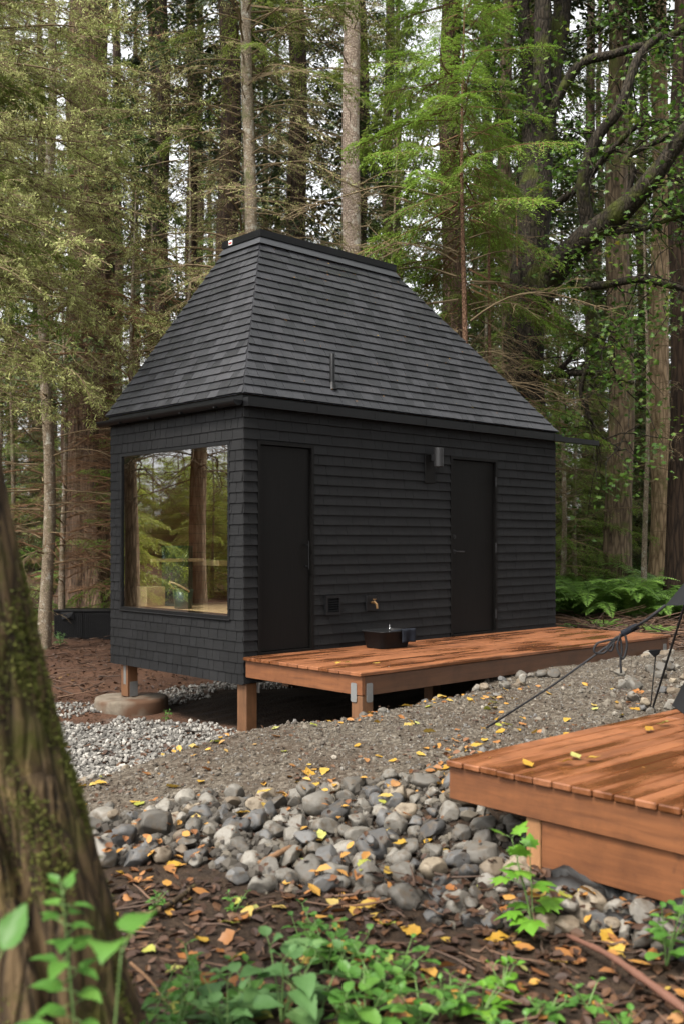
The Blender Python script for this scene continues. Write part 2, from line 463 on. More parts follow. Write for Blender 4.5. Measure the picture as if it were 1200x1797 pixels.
def m_ground():
    t = NT('forest_ground')
    z = t.n('ShaderNodeVertexColor', layer_name='zone')
    sep = t.n('ShaderNodeSeparateColor', {0: z.outputs[0]})
    v = t.coords()
    n1 = t.noise(v, 1.3, 5); n2 = t.noise(v, 16, 5, .65); n3 = t.noise(v, 70, 4, .7)
    soil = t.ramp(t.math('ADD', t.math('MULTIPLY', n1, .5), t.math('MULTIPLY', n2, .5)), [(.3, (.035, .018, .011)), (.5, (.068, .034, .020)), (.7, (.11, .057, .033))])
    vc = t.n('ShaderNodeTexVoronoi', {'Vector': v, 'Scale': 38.0})
    gcol = t.ramp(t.n('ShaderNodeSeparateColor', {0: vc.outputs[1]}).outputs[0], [(0, (.036, .029, .022)), (.5, (.078, .065, .049)), (.85, (.125, .108, .085)), (1, (.19, .165, .135))])
    gcol = t.mix(t.math('MULTIPLY', n2, .5), gcol, (.06, .046, .033))
    gcol = t.mix(t.ramp(t.noise(v, 1.7, 4, .6), [(.42, (0, 0, 0)), (.66, (.7, .7, .7))]), gcol, (.045, .030, .02))
    vp = t.n('ShaderNodeTexVoronoi', {'Vector': v, 'Scale': 26.0})
    pcol = t.ramp(t.n('ShaderNodeSeparateColor', {0: vp.outputs[1]}).outputs[0], [(0, (.05, .046, .042)), (.6, (.11, .104, .095)), (1, (.2, .19, .17))])
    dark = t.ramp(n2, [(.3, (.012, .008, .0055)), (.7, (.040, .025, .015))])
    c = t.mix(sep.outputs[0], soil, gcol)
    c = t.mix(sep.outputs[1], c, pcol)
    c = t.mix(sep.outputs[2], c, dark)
    h = t.math('ADD', t.math('MULTIPLY', n2, .8), t.math('ADD', t.math('MULTIPLY', n3, .4), t.math('MULTIPLY', t.math('SUBTRACT', .5, vc.outputs[0]), .5)))
    M['forest_ground'] = t.out(c, .92, t.bump(h, .9, .02), .2)
m_ground()

# ------------------------------------------------------------------ plan of the place (metres; z = 0 is the ground under the cabin)
UX, UY = .7314, .6820                       # along the long wall
P0 = Vec((-.985, 10.2, 0))                  # cabin's near corner on plan
ROT = math.atan2(UY, UX)
L, W = 5.30, 2.58
Z_WB, Z_WT, Z_RB, Z_RT = .467, 3.26, 3.385, 5.37
DECK_Z = .74

def uv_of(x, y):
    dx, dy = x - P0.x, y - P0.y
    return dx * UX + dy * UY, -dx * UY + dy * UX     # s along the wall, w behind it (negative: in front)

def height(x, y):
    x = np.asarray(x, float); y = np.asarray(y, float)
    s, w = uv_of(x, y)
    m = -w - 1.72
    low = -.08 + .56 * sstep(3.6, 6.2, s) + .10 * sstep(11, 18, y)
    high = .43 + .06 * sstep(0, 4, s) - .22 * sstep(-1.0, -3.6, s)
    z = low + (high - low) * sstep(-.55, .28, m + .50 * sstep(1.0, 2.2, s) + .10 * wav(x, y, 1.1, 3)) + .05 * sstep(1.2, 2.6, s) * sstep(-.6, 0, m) * sstep(7, 5, s)
    edge = y + .16 * wav(x, y * .3, .9, 5) + .22 * np.clip(x - .3, 0, 2)
    z = np.where(m > -.5, .19 + (z - .19) * sstep(4.85, 6.3, edge), z)
    far = sstep(19, 60, np.hypot(x, y))
    z = z + 2.6 * far * sstep(0, 10, y + 4)
    z = z + .025 * wav(x, y, .8, 1) + .012 * wav(x, y, .25, 2) + .10 * wav(x, y, 7, 4) * sstep(14, 22, y)
    return z

def hz(x, y):
    return float(height(x, y))

# ------------------------------------------------------------------ ground
def build_ground():
    xs = np.concatenate([-np.geomspace(90, 6, 40), np.arange(-5.9, 6.0, .07), np.geomspace(6.05, 90, 40)])
    ys = np.concatenate([-np.geomspace(60, 2, 16), np.arange(-1.5, 2, .5), np.arange(2.2, 13, .07), np.arange(13, 24, .25), np.geomspace(24.3, 130, 40)])
    Xg, Yg = np.meshgrid(xs, ys, indexing='ij')
    Zg = height(Xg, Yg)
    n, m = Xg.shape
    V = np.stack([Xg, Yg, Zg], -1).reshape(-1, 3)
    i = np.arange(n - 1)[:, None] * m; j = np.arange(m - 1)[None]
    Q = np.stack([i + j, i + m + j, i + m + j + 1, i + j + 1], -1).reshape(-1, 4)
    me = MB().add(V, Q=Q).mesh('ground', M['forest_ground'], True)
    s, w = uv_of(Xg, Yg); mm = -w - 1.72
    nz = wav(Xg, Yg, .6, 9) * .12
    path = sstep(-.35, .0, mm + nz) * sstep(5.7, 6.1, Yg + nz + .25 * np.clip(Xg - .3, 0, 2)) * sstep(9.5, 7.6, s) * sstep(-5.0, -4.0, s + nz * 4)
    pale = sstep(-.25, -.9, mm + nz) * sstep(3.4, 2.2, np.abs(w - .2 + (s + .9) * .55 + nz * 3) * 1.6) * sstep(.25, -.3, s + nz * 4) * sstep(-3.4, -2.4, s)
    pale = np.maximum(pale, sstep(.35, .0, np.abs(w - 2.75 + nz * 2)) * sstep(-.6, 0, s) * sstep(5, 3, s))
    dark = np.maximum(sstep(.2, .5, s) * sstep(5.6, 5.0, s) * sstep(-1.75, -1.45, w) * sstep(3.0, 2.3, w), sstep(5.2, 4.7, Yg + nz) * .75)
    dark = np.maximum(dark, .7 * sstep(17, 22, Yg)); dark = np.maximum(dark, 1.0 * sstep(6.2, 6.0, Yg + nz))  # bank soil darkened too, painting the shade between its stones
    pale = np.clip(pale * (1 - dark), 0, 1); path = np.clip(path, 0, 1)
    col = np.stack([path, pale, np.clip(dark, 0, 1), np.ones_like(path)], -1).reshape(-1, 4)
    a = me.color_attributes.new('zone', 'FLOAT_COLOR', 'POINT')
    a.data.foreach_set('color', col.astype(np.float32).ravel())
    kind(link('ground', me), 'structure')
    return None
build_ground()

# ------------------------------------------------------------------ the cabin
def rect_sub(r, holes):
    out = [r]
    for h in holes:
        nx = []
        for a0, a1, b0, b1 in out:
            if h[1] <= a0 or h[0] >= a1 or h[3] <= b0 or h[2] >= b1:
                nx.append((a0, a1, b0, b1)); continue
            if b0 < h[2]: nx.append((a0, a1, b0, h[2]))
            if b1 > h[3]: nx.append((a0, a1, h[3], b1))
            c0, c1 = max(b0, h[2]), min(b1, h[3])
            if a0 < h[0]: nx.append((a0, h[0], c0, c1))
            if a1 > h[1]: nx.append((h[1], a1, c0, c1))
        out = nx
    return [r for r in out if r[1] - r[0] > .004 and r[3] - r[2] > .004]

def wall_shingles(mb, rng, a0, a1, z0, z1, step, holes, fn, wmin, wmax, butt, gap=.0022):
    """fn(a, z, off) -> local point"""
    nC = int(round((z1 - z0) / step)); st = (z1 - z0) / nC
    for c in range(nC):
        za, zb = z0 + c * st, z0 + (c + 1) * st
        a = a0 - rng.uniform(0, wmax)
        while a < a1:
            wd = rng.uniform(wmin, wmax); b = a + wd
            lo, hi = max(a, a0), min(b - gap, a1); a = b
            if hi - lo < .01: continue
            dz = rng.normal(0, .0012 if gap > .004 else .0005); ext = rng.uniform(0, .0015)
            for r in rect_sub((lo, hi, za + dz, zb + .004), holes):
                o = lambda z: butt * max(0.0, 1 - (z - za) / (st * 1.15)) + .002 + ext
                p = [fn(r[0], r[2], o(r[2])), fn(r[1], r[2], o(r[2])), fn(r[1], r[3], o(r[3])), fn(r[0], r[3], o(r[3])),
                     fn(r[0], r[2], 0), fn(r[1], r[2], 0), fn(r[1], r[3], 0), fn(r[0], r[3], 0)]
                mb.add(p, Q=[(0, 1, 2, 3), (4, 5, 1, 0), (5, 6, 2, 1), (7, 4, 0, 3)])

cabin = thing('cabin', 'black shingled sauna cabin on posts with a steep hipped roof and a big square window', 'cabin', tuple(P0), ROT)
WIN = (.22, 2.356, 1.10, 2.925)          # w0 w1 z0 z1 in the short wall
DOOR_A = (.165, .925, .745, 2.925)       # s0 s1 z0 z1 in the long wall
DOOR_B = (3.13, 4.03, .745, 2.94)
TH = .2

def build_walls():
    rng = np.random.default_rng(3)
    mb = MB()
    mb.box((0, 0, Z_WB), (TH, WIN[0], Z_WT)); mb.box((0, WIN[1], Z_WB), (TH, W, Z_WT))
    mb.box((0, WIN[0], Z_WB), (TH, WIN[1], WIN[2])); mb.box((0, WIN[0], WIN[3]), (TH, WIN[1], Z_WT))
    x = TH
    for d in (DOOR_A, DOOR_B):
        if d is DOOR_A: mb.box((TH, .07, d[2]), (d[1], .15, Z_WT))
        mb.box((max(x, TH) if d is DOOR_B else d[1] - .001, 0, Z_WB), (d[0], .15, Z_WT)) if d is DOOR_B else None
        mb.box((max(d[0], TH), 0, d[3]), (d[1], .068, Z_WT))
        mb.box((max(d[0], TH), 0, Z_WB), (d[1], .15, d[2] - .002))
        x = d[1]
    mb.box((DOOR_B[0], .07, DOOR_B[2]), (DOOR_B[1], .15, Z_WT))
    mb.box((DOOR_B[1], 0, Z_WB), (L, .15, Z_WT))
    mb.box((TH, W - .12, Z_WB), (L, W, Z_WT)); mb.box((L - .12, .15, Z_WB), (L, W - .12, Z_WT))
    mb.box((TH, .15, Z_WB), (L - .12, W - .12, Z_WB + .2))
    mb.box((2.32, .15, Z_WT - .1), (L - .12, W - .12, Z_WT))
    wall_shingles(mb, rng, 0, W, Z_WB - .012, Z_WT, .109, [WIN], lambda a, z, o: (-o, a, z), .085, .20, .012, .0055)
    wall_shingles(mb, rng, -.012, L, Z_WB, Z_WT, .109, [DOOR_A, DOOR_B], lambda a, z, o: (a, -o, z), .12, .26, .019)
    wall_shingles(mb, rng, 0, W, Z_WB, Z_WT, .109, [], lambda a, z, o: (L + o, a, z), .09, .20, .015)
    wall_shingles(mb, rng, 0, L, Z_WB, Z_WT, .109, [], lambda a, z, o: (a, W + o, z), .09, .20, .015)
    mb.recalc = False
    return mb.obj('wall', M['black_wall_shingle'], cabin)
wall = build_walls()

# room seen through the window
mb = MB()
for z in np.arange(.70, 3.14, .118):           # horizontal cedar boards
    mb.box((TH + .02, W - .142, z), (2.30, W - .122, z + .113)); mb.box((2.30, .17, z), (2.32, W - .142, z + .113))
    mb.box((TH + .02, .152, z), (2.30, .17, z + .113))
m_wood('cedar_board', (.15, .052, .026), (.27, .115, .06), 0, False, .6)
mb.obj('interior_lining', M['cedar_board'], wall)
mb = MB()
for y in np.arange(.18, W - .2, .1): mb.box((TH + .01, y, 1.09), (2.28, y + .094, 1.125), bev=.004)
mb.obj('interior_platform', M['pale_wood'], wall)
mb = MB(); mb.box((1.05, 1.86, 1.60), (2.28, W - .15, 1.67), bev=.006); mb.box((.20 + .01, 2.02, 1.655), (.95, 2.05, 1.695), bev=.005)
mb.obj('bench', M['pale_wood'], wall)
mb = MB(); mb.box((.24, 2.18, 1.127), (.50, W - .15, 1.36), bev=.006)
mb.obj('bench_step', M['pale_wood'], wall)

# window
mb = MB(); f = .035
mb.box((-.014, WIN[0], WIN[2]), (.19, WIN[0] + f, WIN[3])); mb.box((-.014, WIN[1] - f, WIN[2]), (.19, WIN[1], WIN[3]))
mb.box((-.014, WIN[0] + f, WIN[2]), (.19, WIN[1] - f, WIN[2] + f)); mb.box((-.014, WIN[0] + f, WIN[3] - f), (.19, WIN[1] - f, WIN[3]))
win = mb.obj('window', M['black_metal'], cabin)
mb = MB(); mb.box((.004, WIN[0] + f - .004, WIN[2] + f - .004), (.010, WIN[1] - f + .004, WIN[3] - f + .004))
mb.obj('pane', M['window_glass'], win)
mb = MB(); mb.box((-.03, WIN[0] - .01, WIN[2] - .012), (.002, WIN[1] + .01, WIN[2] - .0005), bev=.004)
mb.obj('sill', M['black_metal'], win)

# roof
def build_roof():
    rng = np.random.default_rng(5)
    ov = .045
    b = [(-ov, -ov), (L + ov * .3, -ov), (L + ov * .3, W + ov), (-ov, W + ov)]
    t = [(.99, .97), (3.12, .97), (3.12, W - .97), (.99, W - .97)]
    mb = MB()
    V = [(x, y, Z_RB - .006) for x, y in b] + [(x, y, Z_RT - .006) for x, y in t] 
    mb.add(V, Q=[(0, 1, 5, 4), (1, 2, 6, 5), (2, 3, 7, 6), (3, 0, 4, 7)])
    for k in range(4):
        A0, A1, T0, T1 = [np.array([*p, z]) for p, z in ((b[k], Z_RB), (b[(k + 1) % 4], Z_RB), (t[k], Z_RT), (t[(k + 1) % 4], Z_RT))]
        e = A1 - A0; Lb = np.linalg.norm(e); e = e / Lb
        n = np.cross(e, T0 - A0); n /= np.linalg.norm(n)
        up = np.cross(n, e)
        H = (T0 - A0) @ up
        xl = (T0 - A0) @ e; xr = (T1 - A0) @ e
        nC = int(round(H / .104)); dv = 1 / nC
        for c in range(nC):
            v0, v1 = c * dv, min(1, (c + 1) * dv + .002)
            l0, l1, r0, r1 = xl * v0, xl * v1, Lb + (xr - Lb) * v0, Lb + (xr - Lb) * v1
            a = l0 - rng.uniform(0, .2)
            while a < r0:
                q = a + rng.uniform(.10, .23); lo, hi = a, q - .004; a = q
                f0, f1, g0, g1 = max(lo, l0), min(hi, r0), max(lo, l1), min(hi, r1)
                if f1 - f0 < .01: continue
                if g1 - g0 < .002: g0 = g1 = min(max((lo + hi) / 2, l1), r1)
                tb = .0185 + rng.uniform(-.001, .003); dd = rng.normal(0, .0015)
                pt = lambda x, v, o: A0 + e * x + up * (H * v + (dd if v == v0 else 0)) + n * o
                p = [pt(f0, v0, tb), pt(f1, v0, tb), pt(g1, v1, .003), pt(g0, v1, .003), pt(f0, v0, -.003), pt(f1, v0, -.003), pt(g1, v1, -.003), pt(g0, v1, -.003)]
                mb.add(p, Q=[(0, 1, 2, 3), (4, 5, 1, 0), (5, 6, 2, 1), (7, 4, 0, 3)])
    r = mb.obj('roof', M['black_roof_shingle'], cabin)
    mb = MB(); V = [(x, y, Z_RB - .05) for x, y in ((.06, .06), (L - .06, .06), (L - .06, W - .06), (.06, W - .06))] + [(x, y, Z_RT - .03) for x, y in ((1.02, 1.0), (3.09, 1.0), (3.09, W - 1.0), (1.02, W - 1.0))]
    mb.add(V, Q=[(4, 5, 1, 0), (5, 6, 2, 1), (6, 7, 3, 2), (7, 4, 0, 3)]); mb.obj('light_bounce_lining', M['pale_wood'], r)  # pale inner skin added to throw light down into the room
    # ridge cap, flashing below it
    mb = MB()
    def ring(z, g): 
        return [(.99 - g, .97 - g, z), (3.12 + g, .97 - g, z), (3.12 + g, W - .97 + g, z), (.99 - g, W - .97 + g, z)]
    V = ring(5.285, .078) + ring(5.375, .028)
    mb.add(V, Q=[(0, 1, 5, 4), (1, 2, 6, 5), (2, 3, 7, 6), (3, 0, 4, 7)])
    mb.obj('ridge_flashing', M['grey_flashing'], r)
    mb = MB()                                              # cap made into a skylight curb, opening added to light the room
    for lo, hi in (((.945, .925), (1.03, W - .925)), ((3.08, .925), (3.165, W - .925)), ((1.03, .925), (3.08, 1.01)), ((1.03, W - 1.01), (3.08, W - .925))):
        mb.box((*lo, 5.372), (*hi, 5.452))
    cap = mb.obj('ridge_cap', M['black_metal'], r)
    mb = MB(); mb.box((1.03, 1.01, 5.43), (3.08, W - 1.01, 5.44)); mb.obj('added_skylight_pane', M['added_skylight_glass'], cap)
    mb = MB(); mb.box((.9415, W - 1.13, 5.385), (.9445, W - 1.06, 5.44)); st = mb.obj('sticker', M['white_plastic'], cap)
    mb = MB(); mb.box((.9400, W - 1.122, 5.397), (.9412, W - 1.068, 5.417)); mb.obj('sticker_print', M['red_ink'], st)
    # vent pipe with collar
    v = .105; y = -ov + (.97 + ov) * v; z = Z_RB + (Z_RT - Z_RB) * v
    mb = MB(); mb.lathe([(.0, z + .36), (.026, z + .36), (.029, z + .355), (.029, z - .06)], 20, (1.262, y, 0))
    vp = mb.obj('vent_pipe', M['black_metal'], r, True)
    mb = MB(); mb.lathe([(.030, z + .05), (.034, z + .04), (.040, z + .015), (.06, z - .03)], 20, (1.262, y, 0))
    mb.obj('pipe_collar', M['black_metal'], vp, True)
    return r
roof = build_roof()

# fascia and gutters
mb = MB()
mb.box((-.022, -.012, 3.262), (L, W + .012, 3.377))
mb.obj('fascia', M['black_metal'], cabin)
mb = MB()
gz, gr = 3.262, .058                                   # half-round gutter along the window side
a = np.linspace(math.pi, 2 * math.pi, 13); prof = np.concatenate([np.stack([np.cos(a) * gr, np.sin(a) * gr], 1), np.stack([np.cos(a[::-1]) * (gr - .006), np.sin(a[::-1]) * (gr - .006)], 1)])
n = len(prof); V = []
for y in (-.02, W + .10): V += [(-.085 + p[0], y, gz + .055 + p[1]) for p in prof]
mb.add(V, Q=[(i, (i + 1) % n, n + (i + 1) % n, n + i) for i in range(n)])
for y in (-.02, W + .10):
    c = [(-.085 + p[0], y, gz + .055 + p[1]) for p in prof[:13]]
    mb.add(c + [(-.085, y, gz + .055)], T=[(i, i + 1, 13) for i in range(12)])
for y in np.arange(.3, W, .62): mb.box((-.147, y, gz - .004), (-.022, y + .022, gz + .008))
mb.obj('gutter', M['black_metal'], cabin)
mb = MB()                                              # box gutter along the doors, running on past the corner as a spout
for lo, hi in (((-.02, -.10, 3.255), (L + .03, -.092, 3.345)), ((-.02, -.092, 3.255), (L + .03, -.014, 3.263)), ((-.02, -.092, 3.263), (-.012, -.014, 3.345)),
               ((L + .03, -.10, 3.255), (L + .93, -.092, 3.325)), ((L + .03, -.092, 3.255), (L + .93, -.022, 3.263)), ((L + .03, -.022, 3.263), (L + .93, -.014, 3.325))):
    mb.box(lo, hi)
for x in np.arange(.9, L, .85): mb.box((x, -.104, 3.253), (x + .03, -.1005, 3.349))
mb.obj('spout_gutter', M['black_metal'], cabin)

# doors
def door(d, slab_in, name='door'):
    mb = MB(); f = .035
    mb.box((d[0], -.022, d[2]), (d[0] + f, .066, d[3])); mb.box((d[1] - f, -.022, d[2]), (d[1], .066, d[3])); mb.box((d[0] + f, -.022, d[3] - f), (d[1] - f, .066, d[3]))
    mb.box((d[0] + f, -.03, d[2]), (d[1] - f, .066, d[2] + .022))
    fr = MB(); fr.V, fr.Q, fr.qm, fr.n = mb.V, mb.Q, mb.qm, mb.n
    mb2 = MB(); mb2.box((d[0] + f + .004, slab_in, d[2] + .026), (d[1] - f - .004, .062, d[3] - f - .005), bev=.004)
    o = mb2.obj(name, M['black_stained_wood'], cabin)
    fr.obj('door_frame', M['black_stained_wood'], o)
    return o
da = door(DOOR_A, .012); db = door(DOOR_B, .016)
mb = MB(); xh = DOOR_A[1] - .10
mb.box((xh, -.045, 1.60), (xh + .014, -.033, 1.90), bev=.004); mb.box((xh, -.033, 1.63), (xh + .014, .013, 1.645)); mb.box((xh, -.033, 1.855), (xh + .014, .013, 1.87))
mb.obj('handle', M['black_metal'], da)
mb = MB(); xl = DOOR_B[0] + .095
def disc(mb, x, z, r, y0, y1):
    k = 18; an = np.linspace(0, 2 * math.pi, k, endpoint=False)
    V = [(x + r * math.cos(t), y, z + r * math.sin(t)) for y in (y0, y1) for t in an] + [(x, y1, z)]
    mb.add(V, Q=[(i, (i + 1) % k, k + (i + 1) % k, k + i) for i in range(k)], T=[(k + i, k + (i + 1) % k, 2 * k) for i in range(k)])
disc(mb, xl, 1.955, .028, .016, .002); disc(mb, xl, 1.955, .014, .002, -.004); mb.recalc = True
mb.obj('lock', M['lamp_grey'], db)
mb = MB(); disc(mb, xl, 1.775, .028, .016, .0); mb.tube([(xl, .0, 1.775), (xl, -.045, 1.775), (xl + .02, -.05, 1.775), (xl + .12, -.05, 1.772)], .009, 8); mb.recalc = True
mb.obj('handle', M['lamp_grey'], db)
for z in (.98, 1.82, 2.66):
    mb = MB(); mb.tube([(DOOR_B[1] - .036, -.026, z - .06), (DOOR_B[1] - .036, -.026, z + .06)], .009, 8); mb.obj('hinge', M['lamp_grey'], db)

# wall lamp: mounting board with a cylinder in front
lamp = thing('wall_lamp', 'dark grey cylinder lamp on the black shingled wall beside the far door', 'lamp', tuple(P0 + Vec((UX * 2.74, UY * 2.74, -.05))), ROT)
mb = MB(); mb.box((-.085, -.034, 2.64), (.085, -.0225, 2.985), bev=.003); mb.obj('backplate', M['black_stained_wood'], lamp)
mb = MB(); mb.lathe([(.0, 3.055), (.052, 3.055), (.057, 3.05), (.057, 2.835), (.053, 2.83), (.045, 2.85), (0, 2.85)], 28, (.04, -.135, 0)); mb.obj('lamp_body', M['lamp_grey'], lamp, False)
mb = MB(); mb.box((.02, -.085, 2.905), (.06, -.034, 2.985)); mb.obj('lamp_arm', M['lamp_grey'], lamp)

# vent grille
mb = MB(); g0, g1, za, zb = 1.07, 1.29, 1.105, 1.315
mb.box((g0, -.05, za), (g0 + .03, -.002, zb)); mb.box((g1 - .03, -.05, za), (g1, -.002, zb)); mb.box((g0 + .03, -.05, za), (g1 - .03, -.002, za + .03)); mb.box((g0 + .03, -.05, zb - .03), (g1 - .03, -.002, zb))
gr_ = mb.obj('vent_grille', M['black_metal'], cabin)
for k in range(5):
    z = za + .042 + k * .026
    mb = MB(); V = [(g0 + .032, -.046, z), (g1 - .032, -.046, z), (g1 - .032, -.024, z + .018), (g0 + .032, -.024, z + .018)]
    V += [(x, y, q + .003) for x, y, q in V]
    mb.add(V, Q=[(0, 3, 2, 1), (4, 5, 6, 7), (0, 1, 5, 4), (1, 2, 6, 5), (2, 3, 7, 6), (3, 0, 4, 7)]); mb.obj('louver', M['black_metal'], gr_)

# faucet box
mb = MB(); c, zc = 1.765, 1.205
mb.box((c - .085, -.04, zc - .085), (c + .085, -.022, zc + .085), bev=.003)
fb = mb.obj('faucet_plate', M['black_metal'], cabin)
mb = MB(); mb.tube([(c, -.04, zc + .01), (c, -.085, zc + .012), (c, -.115, zc - .005), (c, -.125, zc - .055)], [.016, .016, .014, .013], 10); mb.tube([(c, -.08, zc + .02), (c, -.08, zc + .045)], .008, 8); mb.box((c - .028, -.085, zc + .042), (c + .028, -.075, zc + .052), bev=.003)
mb.recalc = True
mb.obj('faucet', M['brass'], fb)

# posts under the cabin
def post(lo, hi, name='support_post', parent=cabin, m='post_wood'):
    mb = MB(); mb.box(lo, hi, bev=.006); return mb.obj(name, M[m], parent)
p1 = post((.03, .0, -.16), (.17, .15, Z_WB - .002))
p2 = post((.04, 2.28, .075), (.18, 2.42, Z_WB - .002))
post((5.0, .02, -.1), (5.14, .16, Z_WB)); post((5.0, 2.28, -.1), (5.14, 2.42, Z_WB)); post((2.5, 2.28, -.2), (2.64, 2.42, Z_WB))
mb = MB(); mb.box((.07, 2.2765, .15), (.178, 2.2795, .25)); mb.box((.036, 2.31, .22), (.0395, 2.36, .44)); mb.box((.07, 2.2765, .076), (.178, 2.2795, .15))
mb.obj('bracket', M['galvanised'], p2)
mb = MB(); mb.box((.22, .03, .35), (.225, .13, .463)); mb.obj('bracket', M['white_plastic'], cabin)

pc = P0 + Vec((UX * .12 - UY * 2.33, UY * .12 + UX * 2.33, -.14))
mb = MB()
k = 56; V = []
prof = [(.43, 0), (.435, .05), (.428, .17), (.418, .195), (.39, .205), (.2, .208), (.0, .209)]
an = np.linspace(0, 2 * math.pi, k, endpoint=False)
for r, z in prof: V += [(r * math.cos(a) * (1 + .012 * math.sin(5 * a) + .008 * math.sin(13 * a + z * 30)), r * math.sin(a) * (1 + .01 * math.sin(4 * a + 1)), z + .006 * math.sin(3 * a)) for a in an]
mb.add(V, Q=[(i * k + j, i * k + (j + 1) % k, (i + 1) * k + (j + 1) % k, (i + 1) * k + j) for i in range(len(prof) - 1) for j in range(k)])
pier = mb.obj('concrete_footing', M['concrete'], None, True); pier.location = pc
tag(pier, 'round stained concrete footing carrying the cabin corner post on pale gravel', 'footing')

# sauna fittings behind the glass
sv = thing('sauna_stove', 'dark green mesh sauna stove column filled with stones behind the cabin window', 'stove', tuple(P0 + Vec((UX * .68 - UY * 2.20, UY * .68 + UX * 2.20, 1.126))), ROT)
mb = MB(); mb.lathe([(0, 0), (.165, 0), (.165, .70), (.15, .71), (0, .71)], 32); mb.obj('core', M['stove_steel'], sv)
mb = MB()
for k in range(30):
    for sg in (1, -1):
        a0 = k / 30 * 2 * math.pi
        mb.tube([(.182 * math.cos(a0 + sg * t * 2.6), .182 * math.sin(a0 + sg * t * 2.6), .02 + .68 * t) for t in np.linspace(0, 1, 13)], .0045, 4, cap=False)
mb.obj('mesh_cage', M['green_enamel'], sv)
mb = MB(); 
for z in (.005, .70): mb.lathe([(.176, z), (.192, z), (.192, z + .02), (.176, z + .02), (.176, z)], 32)
mb.obj('rim', M['green_enamel'], sv)
bk = thing('sauna_bucket', 'green sauna bucket with a bent pale wood handle standing in front of the stove', 'bucket', tuple(P0 + Vec((UX * .40 - UY * 1.66, UY * .40 + UX * 1.66, 1.126))), ROT)
mb = MB(); mb.lathe([(0, 0), (.095, 0), (.10, .01), (.118, .22), (.112, .22), (.094, .02), (0, .02)], 32); mb.obj('bucket_body', M['green_enamel'], bk, True)
mb = MB(); t = np.linspace(0, 1, 24)
ang = math.pi * t
path = np.stack([np.zeros(24), .125 * np.cos(ang), .20 + .20 * np.sin(ang)], 1)
th = math.radians(58)
path = np.stack([path[:, 0] - (path[:, 2] - .20) * math.sin(th), path[:, 1], .20 + (path[:, 2] - .20) * math.cos(th)], 1)
mb.tube(path, .012, 8); mb.obj('handle', M['pale_wood'], bk, True)

# ------------------------------------------------------------------ deck along the cabin
def plate(mb, axis, pos, c, z, w, h, t=.005, r=.016):
    """rounded galvanised plate: axis 0 faces -x, axis 1 faces -y"""
    k = 6; out = []
    for cx, cz, a0 in ((w / 2 - r, h / 2 - r, 0), (-w / 2 + r, h / 2 - r, 90), (-w / 2 + r, -h / 2 + r, 180), (w / 2 - r, -h / 2 + r, 270)):
        for i in range(k): 
            a = math.radians(a0 + 90 * i / (k - 1)); out.append((cx + r * math.cos(a), cz + r * math.sin(a)))
    n = len(out); V = []
    for o in (0, -t):
        for a, b in out: V.append((pos + o, c + a, z + b) if axis == 0 else (c + a, pos + o, z + b))
    ctr = (pos - t, c, z) if axis == 0 else (c, pos - t, z)
    mb.add(V + [ctr], Q=[(i, (i + 1) % n, n + (i + 1) % n, n + i) for i in range(n)], T=[(n + i, n + (i + 1) % n, 2 * n) for i in range(n)])
    mb.recalc = True

deck = thing('cabin_deck', 'long low orange timber deck on posts along the cabin doors', 'deck', tuple(P0), ROT)
rng = np.random.default_rng(11)
mb = MB(); nb = 12; bw = (1.72 - .028) / nb
for k in range(nb):
    y1 = -.028 - k * bw; j = rng.uniform(2.0, 3.6)
    for xa, xb in ((-.03, j), (j + .004, 5.32)):
        mb.box((xa + rng.uniform(-.004, .004), y1 - bw + .005, .707), (xb, y1, DECK_Z + rng.uniform(-.0012, .0012)), bev=.004)
mb.obj('decking', M['deck_board'], deck)
mb = MB(); mb.box((.0, -1.70, .535), (.04, -.03, .703), bev=.003); mb.obj('side_beam', M['deck_beam_cross'], deck)
mb = MB(); mb.box((5.25, -1.70, .535), (5.29, -.03, .703), bev=.003); mb.obj('side_beam', M['deck_beam_cross'], deck)
mb = MB(); mb.box((.042, -1.702, .530), (5.248, -1.662, .703), bev=.003); mb.obj('front_beam', M['deck_beam'], deck)
for x0, bracket in ((.004, True), (2.6, False), (5.13, True)):
    po = post((x0, -1.698, .1), (x0 + .14, -1.56, .5285), 'post', deck)
    if bracket:
        mb = MB()
        if x0 < 1: plate(mb, 0, -.001, -1.60, .555, .075, .17)
        plate(mb, 1, -1.704, x0 + (.085 if x0 < 1 else .05), .555, .075, .17)
        mb.obj('bracket', M['galvanised'], po)
post((2.6, -.2, -.1), (2.74, -.06, .70), 'post', deck)

# ------------------------------------------------------------------ deck in front, on the stone bank
C2 = Vec((.567, 5.40, 0))
def loc2(x, y, z=0): return C2 + Vec((UX * x - UY * y, UY * x + UX * y, z))
deck2 = thing('near_deck', 'wet orange plank platform with a boarded skirt above the stone bank', 'deck', tuple(C2), ROT)
mb = MB(); bw = .112
for k in range(36):
    y1 = -k * bw; x = -.022 + rng.uniform(-.004, .004); e = rng.uniform(1.8, 3.0)
    for xa, xb in ((x, e), (e + .004, 4.4)):
        mb.box((xa, y1 - bw + .006, .707), (xb, y1, DECK_Z + rng.uniform(-.002, .002)), bev=.006)
mb.obj('decking', M['deck_board'], deck2)
mb = MB(); mb.box((0, -4.02, .532), (.04, -.002, .704), bev=.004); mb.obj('front_beam', M['deck_beam_cross'], deck2)
mb = MB(); mb.box((.042, -.042, .532), (4.38, -.004, .704), bev=.004); mb.obj('side_beam', M['deck_beam'], deck2)
mb = MB(); mb.box((.018, -.575, .20), (.12, -.49, .530), bev=.004); mb.obj('post', M['pale_post'], deck2)
mb = MB(); mb.box((.024, -4.0, .295), (.06, -.578, .528), bev=.004); mb.obj('skirt', M['deck_beam_cross'], deck2)
mb = MB(); mb.box((4.2, -.575, .2), (4.29, -.49, .530), bev=.004); mb.obj('post', M['post_wood'], deck2)
